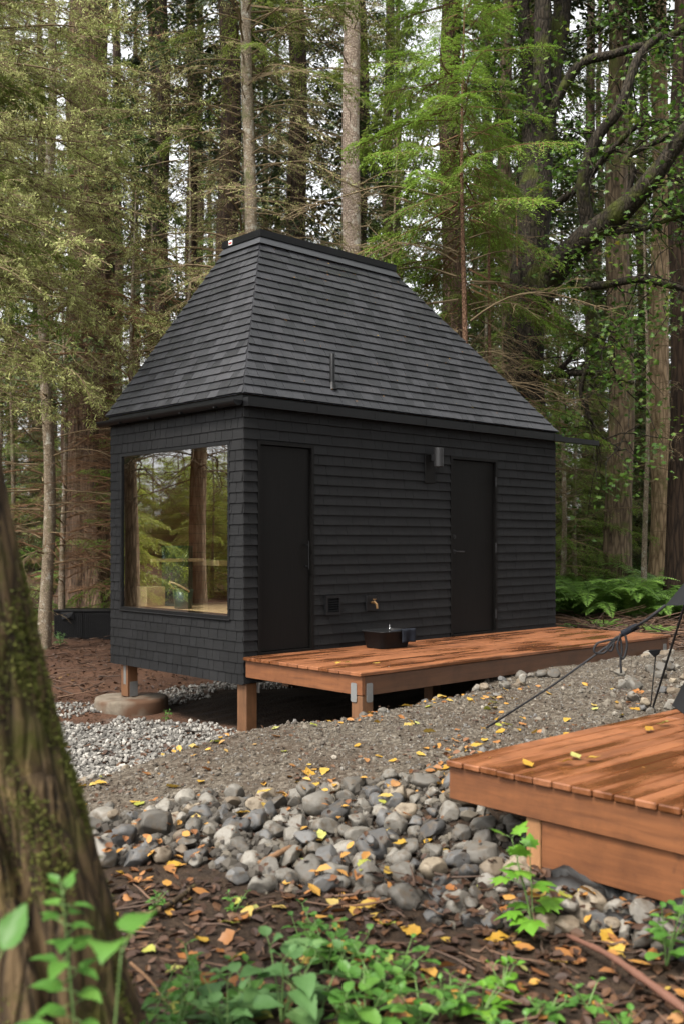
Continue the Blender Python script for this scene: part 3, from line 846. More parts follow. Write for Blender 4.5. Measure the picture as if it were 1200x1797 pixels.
mb = MB(); mb.box((.12, -.56, .295), (4.2, -.52, .528), bev=.004); mb.obj('skirt', M['deck_beam'], deck2)

# ------------------------------------------------------------------ basin and towel on the cabin deck
bs = thing('basin', 'black rubber wash basin on the deck below the brass tap', 'basin', tuple(P0 + Vec((UX * 1.70 + UY * .34, UY * 1.70 - UX * .34, DECK_Z + .002))), ROT)
def rrect(w, h, r, n=7):
    out = []
    for cx, cy, a0 in ((w - r, h - r, 0), (-w + r, h - r, 90), (-w + r, -h + r, 180), (w - r, -h + r, 270)):
        for i in range(n):
            a = math.radians(a0 + 90 * i / (n - 1)); out.append((cx + r * math.cos(a), cy + r * math.sin(a)))
    return out
mb = MB(); V = []; lev = [(.205, .145, .0), (.21, .15, .008), (.235, .175, .17), (.245, .185, .176), (.247, .187, .186), (.238, .178, .190), (.228, .168, .183), (.20, .14, .02)]
for a, b, z in lev: V += [(x, y, z) for x, y in rrect(a, b, .07)]
n = 28
mb.add(V + [(0, 0, .02), (0, 0, 0)], Q=[(i * n + j, i * n + (j + 1) % n, (i + 1) * n + (j + 1) % n, (i + 1) * n + j) for i in range(len(lev) - 1) for j in range(n)], T=[(7 * n + j, 7 * n + (j + 1) % n, 8 * n) for j in range(n)] + [((j + 1) % n, j, 8 * n + 1) for j in range(n)])
mb.obj('basin_body', M['black_rubber'], bs, True)
mb = MB(); mb.lathe([(0, 0), (.06, .002), (.075, .03), (.055, .10), (.028, .155), (.012, .165), (.010, .19), (.020, .20), (.014, .215), (.004, .222), (.004, .262), (0, .264)], 20)
kt = mb.obj('kettle', M['chrome'], None, True); kt.scale = (.68, .68, .84); kt.location = P0 + Vec((UX * 1.74 + UY * .34, UY * 1.74 - UX * .34, DECK_Z + .026)); kt.rotation_euler = (0, 0, ROT)
tag(kt, 'small shiny chrome pot with a thin spike standing in the black basin', 'pot')
mb = MB(); nu, nv = 14, 18; V = []
for i in range(nu):
    for j in range(nv):
        u, v = i / (nu - 1), j / (nv - 1)
        s = (v - .45) * .40
        # over the basin's end rim: outside, over, inside
        if v < .45: y = -.20 - .016 * math.sin(u * 9) * (0.45 - v) * 2; z = .203 - (.45 - v) * .32
        else: y = -.20 + (v - .45) * .36; z = .205 - .06 * (v - .45) + .006 * math.sin(u * 11 + v * 5)
        V.append((.03 + u * .21 + .008 * math.sin(v * 6), y, z))
mb.add(V, Q=[(i * nv + j, i * nv + j + 1, (i + 1) * nv + j + 1, (i + 1) * nv + j) for i in range(nu - 1) for j in range(nv - 1)])
tw = mb.obj('towel', M['dark_towel'], None, True); tw.location = bs.location; tw.rotation_euler = (0, 0, ROT)
sm = tw.modifiers.new('thick', 'SOLIDIFY'); sm.thickness = .012; sm.offset = 1
tag(tw, 'dark slate towel folded over the rim of the black basin', 'towel')

# ------------------------------------------------------------------ storage boxes by the cedar
for k, (px, lab) in enumerate(((121, 'ribbed black storage box with a small bag hanging on its front'), (172, 'plain ribbed black storage box between the other box and the cabin corner'))):
    d = 19.0; w_ = .545
    base = Vec((X(px, d), d, hz(X(px, d), d)))
    bx = thing('storage_box', lab, 'box', tuple(base), .02, 'storage boxes left of the cabin')
    mb = MB(); mb.box((-w_ / 2, 0, -.02), (w_ / 2, .5, .50), bev=.01)
    for x in np.linspace(-w_ / 2 + .02, w_ / 2 - .02, 15): mb.box((x - .008, -.008, .03), (x + .008, .004, .48))
    mb.obj('box_body', M['black_rubber'], bx)
    mb = MB(); mb.box((-w_ / 2 - .008, -.014, .503), (w_ / 2 + .008, .51, .545), bev=.01); mb.obj('lid', M['black_rubber'], bx)
    if k == 0:
        mb = MB(); mb.add([(-.13, -.02, .50), (.10, -.02, .50), (.12, -.03, .36), (-.12, -.03, .36), (-.03, -.075, .46), (.03, -.09, .40)], Q=[(0, 3, 5, 4), (1, 4, 5, 2)], T=[(0, 4, 1), (3, 2, 5)])
        b = mb.obj('bag', M['black_canvas']); b.location = base; b.rotation_euler = (0, 0, .02)
        tag(b, 'crumpled black bag hanging on the front of the ribbed storage box', 'bag')

# ------------------------------------------------------------------ tent edge with its guy ropes, standing on the near deck
tent = thing('tent', 'dark canvas tent with a pointed fly and black foot on the near deck', 'tent', tuple(loc2(2.35, -1.85, DECK_Z)), ROT)
tip = P(1166, 1063, 7.0); foot = P(1178, 1226, 7.15)
TC = loc2(2.35, -1.85, 0)
rt = Matrix.Rotation(-ROT, 4, 'Z')
def tl(p): return rt @ (Vec(p) - Vec((TC.x, TC.y, DECK_Z)))
lt, lf = tl(tip), tl(foot)
mb = MB(); k = 10
fa, fr0 = math.atan2(lf.y, lf.x), math.hypot(lf.x, lf.y)
V = []; rows = [(1.0, .004), (.93, .25), (.86, .55), (.80, .95)]
for r, z in rows:
    for i in range(40):
        a = 2 * math.pi * i / 40; c4 = ((i % 10) / 10 - .5) * math.pi / 2
        rr = fr0 * r * math.cos(math.pi / 4) / math.cos(c4)
        V.append((rr * math.cos(fa + a), rr * math.sin(fa + a), z))
mb.add(V, Q=[(i * 40 + j, i * 40 + (j + 1) % 40, (i + 1) * 40 + (j + 1) % 40, (i + 1) * 40 + j) for i in range(3) for j in range(40)])
mb.obj('tent_wall', M['black_canvas'], tent, True)
mb = MB(); V = []
ta = math.atan2(lt.y, lt.x); tr_ = math.hypot(lt.x, lt.y)
ns = 4; per = 18
for r, z in ((0, 2.4), (.4, 1.75), (.8, 1.15), (1.0, lt.z)):
    for i in range(ns * per):
        a = ta + 2 * math.pi * i / (ns * per); ph = (i % per) / per
        scal = 1 - .36 * math.sin(math.pi * ph) ** .8 * r
        rr = r * tr_ * scal
        V.append((rr * math.cos(a), rr * math.sin(a), z + .10 * math.sin(math.pi * ph) * r))
n = ns * per
mb.add(V, Q=[(i * n + j, i * n + (j + 1) % n, (i + 1) * n + (j + 1) % n, (i + 1) * n + j) for i in range(3) for j in range(n)])
mb.obj('tent_fly', M['black_canvas'], tent, True)
# rope from the fly tip: tensioner, knot, loops, down to the gravel
rp = thing('guy_rope', 'black guy rope with slider and knotted loops from fly tip to gravel', 'rope', tuple(tip))
adj = P(1104, 1106, 7.35); end_d = 8.05
end = P(850, 1268, end_d); end.z = hz(end.x, end.y)
R0 = lambda p: Vec(p) - tip
mb = MB(); mb.tube([R0(tip), R0(tip.lerp(adj, .5)) + Vec((0, 0, -.012)), R0(adj)], .011, 6)
mb.tube([R0(adj), R0(adj.lerp(end, .5)) + Vec((0, 0, -.02)), R0(end)], .0085, 6)
kn = P(1082, 1122, 7.40)
mb.tube(smooth_path([R0(P(1100, 1108, 7.36)), R0(P(1082, 1120, 7.36)), R0(P(1064, 1124, 7.36)), R0(P(1046, 1130, 7.36)), R0(P(1042, 1144, 7.36)), R0(P(1058, 1146, 7.36)), R0(P(1070, 1134, 7.36)), R0(P(1076, 1128, 7.36)), R0(P(1072, 1142, 7.36)), R0(P(1064, 1138, 7.36)), R0(P(1074, 1124, 7.36)), R0(P(1086, 1118, 7.36)), R0(P(1090, 1140, 7.36)), R0(P(1088, 1158, 7.36)), R0(P(1089, 1181, 7.36))], 70), .0085, 6)
mb.tube(smooth_path([R0(P(1094, 1106, 7.35)), R0(P(1099, 1132, 7.35)), R0(P(1092, 1156, 7.35)), R0(P(1082, 1136, 7.35)), R0(P(1088, 1112, 7.35))], 30), .0085, 6)
mb.obj('cord', M['rope'], rp, True)
mb = MB(); mb.tube([R0(adj) + Vec((-.055, .02, -.03)), R0(adj) + Vec((-.05, .018, -.027)), R0(adj) + Vec((.05, -.02, .032)), R0(adj) + Vec((.055, -.022, .036))], [.012, .024, .024, .012], 10); mb.obj('slider', M['dark_towel'], rp)
r2a, r2b = P(1204, 1050, 7.0), P(1143, 1172, 8.6); r2b.z = hz(r2b.x, r2b.y)
mb = MB(); mb.tube([r2a, r2b], .009, 6)
o = mb.obj('side_rope', M['rope']); tag(o, 'thin straight black rope dropping steeply to the stones by the tent', 'rope')
mb = MB(); sp = P(1147, 1147, 8.5); mb.add([Vec((-.05, 0, .02)), Vec((.06, .01, .035)), Vec((.05, .02, -.005)), Vec((.0, .0, -.03)), Vec((-.02, .03, .03)), Vec((.05, .05, .03))], T=[(0, 3, 1), (3, 2, 1), (0, 4, 3), (3, 4, 2), (4, 5, 2), (0, 1, 4), (1, 5, 4), (1, 2, 5)])
mb.tube([Vec((.02, .02, .0)), Vec((-.02, .05, sp.z * -1 + hz(sp.x, sp.y)))], .005, 6)
o = mb.obj('tent_stake', M['black_metal']); o.location = sp; tag(o, 'small black stake holding the steep rope among the stones', 'stake')

# crumpled landscape fabric below the near deck
mb = MB(); nu, nv = 60, 30; V = []
for i in range(nu):
    for j in range(nv):
        u, v = i / (nu - 1), j / (nv - 1)
        p = loc2(.16 - .42 * v + .05 * math.sin(u * 7), -.62 - 1.75 * u)
        f = mnoise.fractal(Vec((u * 5.5, v * 2.6, .3)), .8, 2.1, 4); rd = abs(mnoise.noise(Vec((u * 7 + v * 3, v * 3.2, 4.2))))
        z0 = hz(p.x, p.y)
        V.append((p.x, p.y, z0 + .015 + (.13 * (1 - v) ** 1.2) * (.8 + .3 * math.sin(u * 5)) + .045 * f - .09 * (rd < .08) * (1 - abs(v - .5)) + .05 * rd - .05 * (v > .93)))
mb.add(V, Q=[(i * nv + j, i * nv + j + 1, (i + 1) * nv + j + 1, (i + 1) * nv + j) for i in range(nu - 1) for j in range(nv - 1)])
m_plain('landscape_fabric', (.009, .0085, .008), .55, 0, .25, .4, 30)
o = mb.obj('landscape_fabric', M['landscape_fabric'], None, True); tag(o, 'crumpled black landscape fabric tucked under the near deck skirt', 'fabric')

# ------------------------------------------------------------------ foliage building blocks
def diamonds(pos, dirv, side, length, width):
    """leaf-sized quads: pos n,3; dirv, side unit n,3; returns n,4,3"""
    l = length[:, None]; w = width[:, None]
    return np.stack([pos, pos + dirv * l * .45 + side * w * .5, pos + dirv * l, pos + dirv * l * .45 - side * w * .5], 1)

def unit(a):
    return a / (np.linalg.norm(a, axis=-1, keepdims=True) + 1e-9)

def spray(rng, Lb, nbl, nlf, leaf, lw, droop, spread=.42, hang=.25, start=.12):
    """one flat conifer branch along +x: returns (twig quads, leaf quads)"""
    t = np.sort(rng.uniform(start, 1, nbl)); side = np.where(np.arange(nbl) % 2 == 0, 1., -1.)
    bend = rng.normal(0, .04, 2)
    def axis(tt):
        return np.stack([tt * Lb, bend[0] * np.sin(tt * 3) * Lb, -droop * tt ** 2 * Lb + bend[1] * np.sin(tt * 4) * Lb], -1)
    base = axis(t)
    bl = Lb * spread * (1.08 - .85 * t) * rng.uniform(.55, 1.1, nbl) + .05
    ang = np.radians(rng.uniform(38, 68, nbl))
    d = np.stack([np.cos(ang), np.sin(ang) * side, rng.uniform(-.25, .05, nbl)], -1); d = unit(d)
    u = np.linspace(.08, 1, nlf)[None, :] + rng.uniform(-.04, .04, (nbl, nlf))
    p = base[:, None] + d[:, None] * (bl[:, None] * u)[..., None]
    p[..., 2] -= hang * bl[:, None] * u ** 2
    p += rng.normal(0, .006, p.shape)
    sgn = np.where((np.arange(nlf) % 2 == 0), 1., -1.)[None]
    la = np.radians(rng.uniform(25, 60, (nbl, nlf))) * sgn
    ca, sa = np.cos(la), np.sin(la)
    ld = np.stack([d[:, None, 0] * ca - d[:, None, 1] * sa, d[:, None, 0] * sa + d[:, None, 1] * ca, d[:, None, 2] - hang * .8 * u + rng.normal(0, .22, (nbl, nlf))], -1)
    ld = unit(ld)
    upv = np.stack([rng.normal(0, .35, (nbl, nlf)), rng.normal(0, .35, (nbl, nlf)), np.ones((nbl, nlf))], -1)
    sd = unit(np.cross(ld, upv))
    ln = leaf * (1.15 - .5 * u) * rng.uniform(.6, 1.35, (nbl, nlf)); wd = lw * rng.uniform(.7, 1.3, (nbl, nlf))
    lf = diamonds(p.reshape(-1, 3), ld.reshape(-1, 3), sd.reshape(-1, 3), ln.ravel(), wd.ravel())
    # twigs
    q = []
    ax = axis(np.linspace(0, 1, 9))
    V, Q, _ = tube_arr(ax, np.linspace(.008 * Lb + .003, .003, 9), 3, False)
    q.append(V[Q])
    e = base + d * (bl * .85)[:, None]; e[:, 2] -= hang * bl * .7
    wv = np.array([0, 0, 1.0]); s_ = unit(np.cross(d, wv)) * .004
    q.append(np.stack([base - s_, base + s_, e + s_ * .4, e - s_ * .4], 1))
    return np.concatenate(q), lf

def dead_branch(rng, Lb, droop, nsub=12, nsub2=4, lichen=0, thick=.011, curl=.2, tuft=.022):
    """bare curved branch along +x with two orders of twigs; optional lichen tufts"""
    q, lq = [], []
    n = 12; t = np.linspace(0, 1, n)
    k1, k2 = rng.normal(0, curl, 2)
    ax = np.stack([t * Lb, Lb * (k1 * np.sin(t * 2.6) * .5 + .02 * np.sin(t * 15 + k1 * 9)), Lb * (.10 * np.sin(t * 3.1) - droop * t ** 1.6 + k2 * .15 * np.sin(t * 5))], -1)
    V, Q, _ = tube_arr(ax, np.linspace(thick * Lb ** .5, .003, n), 4, False); q.append(V[Q])
    pts = [ax[3:]]
    for i in range(nsub):
        a = rng.uniform(.15, .97); b0 = np.array([np.interp(a, t, ax[:, c]) for c in range(3)])
        ang = math.radians(rng.uniform(25, 75)) * rng.choice([-1, 1]); l = Lb * rng.uniform(.15, .48) * (1.1 - .6 * a)
        m = 6; tt = np.linspace(0, 1, m)
        cv = rng.normal(0, .25)
        sub = b0 + np.stack([np.cos(ang + cv * tt) * tt * l, np.sin(ang + cv * tt) * tt * l, l * (rng.normal(-.05, .15) * tt - rng.uniform(.0, .5) * tt ** 2)], -1)
        V, Q, _ = tube_arr(sub, np.linspace(.0055, .0018, m), 3, False); q.append(V[Q]); pts.append(sub[1:])
        for j in range(nsub2):
            c = rng.uniform(.2, 1); b1 = np.array([np.interp(c, tt, sub[:, k]) for k in range(3)])
            a2 = ang + math.radians(rng.uniform(25, 70)) * rng.choice([-1, 1]); l2 = l * rng.uniform(.15, .5)
            e = b1 + np.array([math.cos(a2) * l2, math.sin(a2) * l2, l2 * rng.normal(-.2, .25)])
            mid = (b1 + e) / 2 + np.array([0, 0, rng.normal(0, .1) * l2])
            V, Q, _ = tube_arr([b1, mid, e], [.003, .0025, .0012], 3, False); q.append(V[Q]); pts.append(np.array([b1 * .5 + mid * .5, mid, e]))
    if lichen:
        allp = np.concatenate(pts)
        idx = rng.integers(0, len(allp), lichen); pp = allp[idx] + rng.normal(0, .012, (lichen, 3))
        clump = rng.random(len(allp)) < .55
        pp = pp[clump[idx]]; m = len(pp)
        dv = unit(rng.normal(0, 1, (m, 3)) + np.array([0, 0, -.5])); sv_ = unit(np.cross(dv, rng.normal(0, 1, (m, 3))))
        lq.append(diamonds(pp, dv, sv_, rng.uniform(.6, 1.9, m) * tuft, rng.uniform(.15, .38, m) * tuft))
    return np.concatenate(q), (np.concatenate(lq) if lq else np.zeros((0, 4, 3)))

def place(mb, tmpl, R, s, o, mt, ml):
    tw, lf = tmpl
    if len(tw): mb.quads((tw.reshape(-1, 3) * s) @ R.T + o, mt)
    if len(lf): mb.quads((lf.reshape(-1, 3) * s) @ R.T + o, ml)

r_ = np.random.default_rng(21)
POOL = {
 'hemlock': [spray(r_, 1.5, 48, 18, .062, .0135, .24, .40, .5) for _ in range(5)],
 'spruce': [spray(r_, 1.8, 46, 17, .075, .017, .18, .36, .4) for _ in range(5)],
 'cedar': [spray(r_, 2.2, 40, 12, .15, .045, .35, .40, .8) for _ in range(5)],
 'far': [spray(r_, 2.4, 26, 9, .24, .075, .25, .42, .5) for _ in range(4)],
 'dead': [dead_branch(r_, 1.6, .18, 12, 4) for _ in range(6)],
 'lichen': [dead_branch(r_, 1.8, .10, 13, 4, 900) for _ in range(6)],
 'lichen_near': [dead_branch(r_, 1.8, .12, 16, 5, 3000, tuft=.026) for _ in range(5)],
}

def crown_mesh(name, seed, z0, z1, n, Lf, pool, mats, elev=(-.1, .35), jit=.25, r0=.1, az=None, scale0=None, extra=None):
    """Lf(t): branch length at t 0..1 between z0 and z1"""
    rng = np.random.default_rng(seed); mb = MB()
    base = {'hemlock': 1.5, 'spruce': 1.8, 'cedar': 2.2, 'far': 2.4, 'dead': 1.6, 'lichen': 1.8, 'lichen_near': 1.8}
    def go(z0, z1, n, Lf, pool, elev, mt, ml, az):
        for i in range(n):
            t = (i + rng.uniform(0, 1)) / n; z = z0 + (z1 - z0) * t
            a = i * 2.39996 + rng.normal(0, .4) if az is None else rng.uniform(*az)
            s = Lf(t) * rng.uniform(1 - jit, 1 + jit) / base[pool]
            if s < .08: continue
            e = elev[0] + (elev[1] - elev[0]) * t + rng.normal(0, .12)
            R = rotm(a, e, rng.normal(0, .25))
            place(mb, POOL[pool][rng.integers(len(POOL[pool]))], R, s, np.array([math.cos(a) * r0, math.sin(a) * r0, z]), mt, ml)
    go(z0, z1, n, Lf, pool, elev, 0, 1, az)
    for ex in extra or []:
        go(*ex)
    return mb.mesh(name, mats)

def trunk_mesh(name, H, r, seed, flare=1.4, flute=.04, nfl=7, sides=18, top=.25, lean=(0, 0), wob=.03, step=.5, nfine=8):
    rng = np.random.default_rng(seed)
    zz = np.unique(np.concatenate([np.linspace(-.4, 1.6, nfine), np.arange(1.6, H, step), [H]]))
    a = np.linspace(0, 2 * np.pi, sides, endpoint=False); ph = rng.uniform(0, 6.28, 8)
    V = np.zeros((len(zz), sides, 3))
    for i, z in enumerate(zz):
        tt = max(z, 0) / H
        rr = r * ((1 - tt) * (1 - top) + top) * (1 + (flare - 1) * math.exp(-max(z, 0) / .45))
        fl = flute * (1 + 2.2 * math.exp(-max(z, 0) / .8))
        rad = rr * (1 + fl * (np.sin(nfl * a + ph[0] + .3 * z) * .6 + np.sin((nfl * 2 + 1) * a + ph[1] - .2 * z) * .4) + .02 * np.sin(3 * z + 2 * a + ph[2]))
        cx = lean[0] * z + wob * math.sin(z * .9 + ph[3]); cy = lean[1] * z + wob * math.cos(z * .7 + ph[4])
        V[i, :, 0] = rad * np.cos(a) + cx; V[i, :, 1] = rad * np.sin(a) + cy; V[i, :, 2] = z
    n = len(zz); i = np.arange(n - 1)[:, None] * sides; j = np.arange(sides)[None]; j2 = (j + 1) % sides
    Q = np.stack([i + j, i + j2, i + sides + j2, i + sides + j], -1).reshape(-1, 4)
    return MB().add(V.reshape(-1, 3), Q=Q).mesh(name, M['fir_bark'], True)

def tree(name, label, x, y, trunk, bark, crowns, group=None, rz=0.0, sc=1.0, cat='tree', tilt=(0, 0)):
    t = thing(name, label, cat, (x, y, hz(x, y)), rz, group)
    t.scale = (sc, sc, sc)
    t.rotation_euler = (tilt[0], tilt[1], rz)
    tm = trunk.copy() if trunk.materials[0] != M[bark] else trunk
    if tm is not trunk: tm.materials[0] = M[bark]
    link('trunk', tm, t)
    for nm, cm in crowns: link(nm, cm, t)
    return t

# shared crowns for the forest behind
tri = lambda a, b: (lambda t: a + (b - a) * t)
CR = {}
def conif(key, seed, z0, z1, n, La, Lb_, pool, nd, dead=True, el=(-.15, .25), dz=(2.2, None), dpool='dead', dL=1.3, dm='dead_twig'):
    mats = [M['dead_twig'], M[nd], M[dm], M['lichen']]
    ex = []
    if dead: ex.append((dz[0], dz[1] or z0 + 2, int(n * .5), tri(dL, dL), dpool, (-.1, .15), 2, 3, None))
    CR[key] = crown_mesh('crown', seed, z0, z1, n, tri(La, Lb_), pool, mats, el, extra=ex)
conif('cedar_a', 1, 6.0, 24, 70, 3.0, .8, 'cedar', 'dark_needle', el=(-.35, .2))
conif('cedar_b', 2, 8.0, 26, 58, 2.6, .8, 'cedar', 'spruce_needle', el=(-.3, .2))
conif('fir_a', 3, 8.0, 27, 70, 2.4, .7, 'far', 'shaded_needle', el=(-.2, .25), dpool='lichen')
conif('fir_b', 4, 3.0, 22, 100, 2.6, .6, 'far', 'dark_needle', el=(-.25, .25), dz=(1.2, 4))
conif('fir_c', 5, 11, 27, 52, 2.2, .7, 'far', 'shaded_needle', el=(-.2, .25), dz=(2.5, 11), dpool='dead')
conif('low_a', 6, .4, 6.5, 70, 2.1, .5, 'spruce', 'shaded_needle', dead=False, el=(-.1, .35))
conif('low_b', 7, .5, 8, 75, 2.2, .5, 'hemlock', 'spruce_needle', dead=False, el=(-.1, .35))
conif('low_d', 9, .2, 5, 80, 2.2, .7, 'cedar', 'meadow_leaf', dead=False, el=(-.1, .35))
conif('low_c', 8, .3, 5, 60, 1.9, .5, 'hemlock', 'hemlock_needle', dead=False, el=(-.1, .35))
TR = {k: trunk_mesh('trunk', 28, .25, 30 + i, 1.6, .05, 6 + i, 14, .25, (0, 0), .05, 1.0, 6) for i, k in enumerate('abc')}
TRL = trunk_mesh('trunk', 8, .07, 40, 1.3, .02, 5, 8, .15, (0, 0), .05, .6, 4)

# ---- named trees, seen one by one
def px_tree(px, d, wpx):
    return X(px, d), d, wpx / 2 / F * d

def big(name, label, px, d, wpx, bark, crown=None, H=27, seed=0, flare=1.6, flute=.05, nfl=7, lean=(0, 0), sides=24, top=.3, wob=.05, cat='tree', group=None):
    x, y, r = px_tree(px, d, wpx)
    tm = trunk_mesh('trunk', H, r * 1.05, 100 + seed, flare, flute, nfl, sides, top, lean, wob, .4, 14)
    cl = [('crown', c) for c in (crown if isinstance(crown, list) else [crown]) if c is not None]
    return tree(name, label, x, y, tm, bark, cl, group, 0)

def dead_crown(seed, z0, z1, n, Lm, pool='lichen', green=None, gz=None, ng=40, gL=1.6, az=None, twig='dead_twig', el=(-.15, .15), gpool='spruce', gel=(-.25, .2)):
    mats = [M[twig], M['lichen'], M['dead_twig'], M[green or 'spruce_needle']]
    ex = [(gz[0], gz[1], ng, tri(gL, gL * .5), gpool, gel, 2, 3, az)] if green else []
    return crown_mesh('crown', seed, z0, z1, n, tri(Lm, Lm * .8), pool, mats, el, .35, extra=ex, az=az)

big('spruce_tree', 'tall straight spruce with pale pinkish grey bark rising just behind the cabin ridge', 617, 17.0, 37, 'spruce_bark',
    dead_crown(50, 6.2, 11.5, 26, 1.6, 'lichen', 'spruce_needle', (10.5, 26), 70, 2.2), H=27, seed=1, wob=.02, flute=.015)
big('spruce_tree', 'slimmer grey spruce with lichen hung dead branches behind the sharp end of the ridge', 433, 16.0, 25, 'young_bark',
    dead_crown(51, 4.0, 12.5, 125, 2.1, 'lichen', 'spruce_needle', (9, 24), 60, 1.9), H=25, seed=2, wob=.05, lean=(.004, 0), flute=.02)
big('spruce_tree', 'thin mottled grey spruce with lichen covered boughs left of the storage boxes', 80, 17.5, 21, 'young_bark',
    [dead_crown(52, 5.0, 11.0, 46, 2.3, 'lichen_near', 'spruce_needle', (6.5, 14), 50, 1.9, twig='brown_twig'), dead_crown(57, 1.4, 5.6, 40, 1.7, 'dead', twig='dead_twig')], H=20, seed=3, wob=.06, lean=(.006, 0), flute=.02, flare=1.3)
big('cedar_tree', 'huge red cedar with a broad fluted flaring base behind the storage boxes', 158, 21.5, 92, 'cedar_bark', CR['cedar_a'], seed=4, flare=1.75, flute=.07, nfl=9, sides=60)
big('fir_tree', 'dark trunk standing deep between the huge cedar and the cabin roof', 284, 25, 34, 'shaded_bark', CR['fir_c'], seed=5)
big('fir_tree', 'narrow dark trunk deep in the wood above the left roof slope', 338, 29, 26, 'shaded_bark', CR['fir_c'], seed=6)
big('fir_tree', 'broad dark brown trunk just left of the slim lichen hung spruce', 402, 22, 46, 'shaded_bark', CR['fir_c'], seed=7)
big('fir_tree', 'thin dark trunk between the slim spruce and the pale spruce', 513, 28, 20, 'shaded_bark', CR['fir_c'], seed=8)
big('cedar_tree', 'reddish brown cedar trunk behind the bright green hemlock', 792, 20, 46, 'cedar_bark', CR['cedar_b'], seed=9)
big('fir_tree', 'greyish trunk rising behind the right roof slope with moss on its bark', 888, 18.6, 27, 'fir_bark', CR['fir_c'], seed=10)
big('fir_tree', 'big furrowed dark trunk standing among the ferns right of the cabin', 1088, 19.5, 46, 'fir_bark', CR['fir_c'], seed=11, lean=(-.006, 0), flare=1.35)
big('fir_tree', 'tall pale tan trunk just right of the big furrowed one', 1157, 21.5, 38, 'light_fir_bark', CR['fir_c'], seed=12, flare=1.7)
big('fir_tree', 'dark brown trunk cut by the right edge of the picture above the ferns', 1194, 18, 42, 'shaded_bark', CR['fir_c'], seed=13)
big('sapling', 'very thin pale stem between the big furrowed trunk and the tan trunk', 1133, 18.6, 10, 'young_bark', dead_crown(53, 1.5, 5, 14, .8, 'dead'), H=7, seed=14, flare=1.2)
big('sapling', 'thin leaning reddish sapling stem beside the hemlock over the right roof slope', 838, 15.5, 10, 'red_sapling_bark', dead_crown(54, 2, 6.8, 22, 1.2, 'dead'), H=7, seed=15, lean=(.035, 0), flare=1.2)

# bright hemlock
x, y = X(813, 14.6), 14.6
hm = [M['brown_twig'], M['hemlock_needle'], M['dead_twig'], M['lichen']]
hc = crown_mesh('crown', 60, 6.3, 10.0, 82, lambda t: 1.42 * (1.0 - .55 * t), 'hemlock', hm, (-.25, .35), .5,
                extra=[(2.6, 6.6, 60, tri(1.3, 1.6), 'dead', (-.15, .1), 2, 3, (-.25, 3.4)), (4.6, 6.4, 16, tri(1.1, 1.4), 'hemlock', (-.25, 0), 0, 1, (-.3, 3.4))])
tree('hemlock_tree', 'bright green hemlock with drooping sprays above the right half of the roof', x, y, trunk_mesh('trunk', 10.2, .065, 61, 1.2, .02, 5, 12, .1, (0, 0), .03, .4), 'red_sapling_bark', [('crown', hc)])
x, y = X(905, 17.0), 17.0
hc2 = crown_mesh('crown', 62, 3.6, 7.2, 34, lambda t: 1.45 * (1.0 - .5 * t), 'hemlock', hm, (-.25, .3), .3, extra=[(2.0, 4.4, 26, tri(1.2, 1.4), 'dead', (-.1, .1), 2, 3, None)])
tree('hemlock_tree', 'second light green hemlock further right, in front of the dark maple', x, y, trunk_mesh('trunk', 7.4, .05, 63, 1.2, .02, 5, 12, .1, (0, 0), .03, .4), 'red_sapling_bark', [('crown', hc2)])

# near lichen spruce standing outside the picture on the left: its boughs reach in
x, y = -4.9, 10.8
nc = dead_crown(55, 4.6, 8.8, 46, 2.5, 'lichen_near', 'spruce_needle', (5.2, 9.0), 20, 1.9, az=(-.75, .75), el=(-.05, .2))
tree('spruce_tree', 'old spruce at the left picture edge whose lichen bearded boughs hang before the cedar', x, y, trunk_mesh('trunk', 14, .15, 64, 1.3, .03, 7, 16, .3), 'young_bark', [('crown', nc)])
x, y = -6.6, 14.5
nc = dead_crown(56, 4.0, 11.0, 70, 2.7, 'lichen_near', 'hemlock_needle', (6, 11.5), 44, 2.2, az=(-.9, .6), el=(-.1, .15), gpool='hemlock')
tree('spruce_tree', 'spruce beyond the left edge with greener boughs reaching over the cedar', x, y, trunk_mesh('trunk', 16, .17, 65, 1.3, .03, 7, 16, .3), 'young_bark', [('crown', nc)])

# leafless twig thicket and young growth left of the roof
def under(name, label, px, d, cr, sc, tl='TRL', group=None, rz=0., cat='tree'):
    return tree(name, label, X(px, d), d, TRL, 'young_bark', [('crown', cr)], group, rz, sc, cat)
tw_cr = crown_mesh('crown', 70, .8, 6.2, 60, tri(1.9, 1.2), 'dead', [M['brown_twig'], M['lichen']], (.1, .35), .3)
under('dead_sapling', 'leafless brown sapling with a fan of fine twigs left of the roof', 235, 17.8, tw_cr, 1.0)
under('dead_sapling', 'leafless brown sapling higher and further back above the left roof slope', 330, 19.5, tw_cr, 1.15, rz=2)
under('dead_sapling', 'bare twiggy sapling between the thin grey spruce and the huge cedar', 112, 19.2, tw_cr, .95, rz=4)
under('young_hemlock', 'young green hemlock showing just beside the left roof edge', 262, 20.5, CR['low_c'], 1.0, rz=1)
under('young_hemlock', 'darker young hemlock left of the window wall behind the dead saplings', 185, 24.5, CR['low_b'], 1.0, rz=3)
under('young_hemlock', 'young hemlock with low green skirts right of the cabin corner', 1010, 22.5, CR['low_b'], .85, rz=2)
under('young_hemlock', 'small bright young hemlock just behind the cabin roof foot on the right', 985, 20.0, CR['low_c'], .9, rz=5)
under('young_hemlock', 'dark low hemlock behind the big furrowed trunk', 1075, 25.0, CR['low_a'], 1.1, rz=.6)
under('young_hemlock', 'dark low hemlock between the tan trunk and the picture edge', 1180, 24.0, CR['low_a'], 1.0, rz=2.6)
under('young_hemlock', 'green hemlock half hidden by the roof between reddish cedar and maple', 850, 22.5, CR['low_b'], 1.05, rz=1.6)
under('young_hemlock', 'dark hemlock half hidden behind the ridge of the roof', 690, 23.0, CR['low_a'], 1.3, rz=.3)
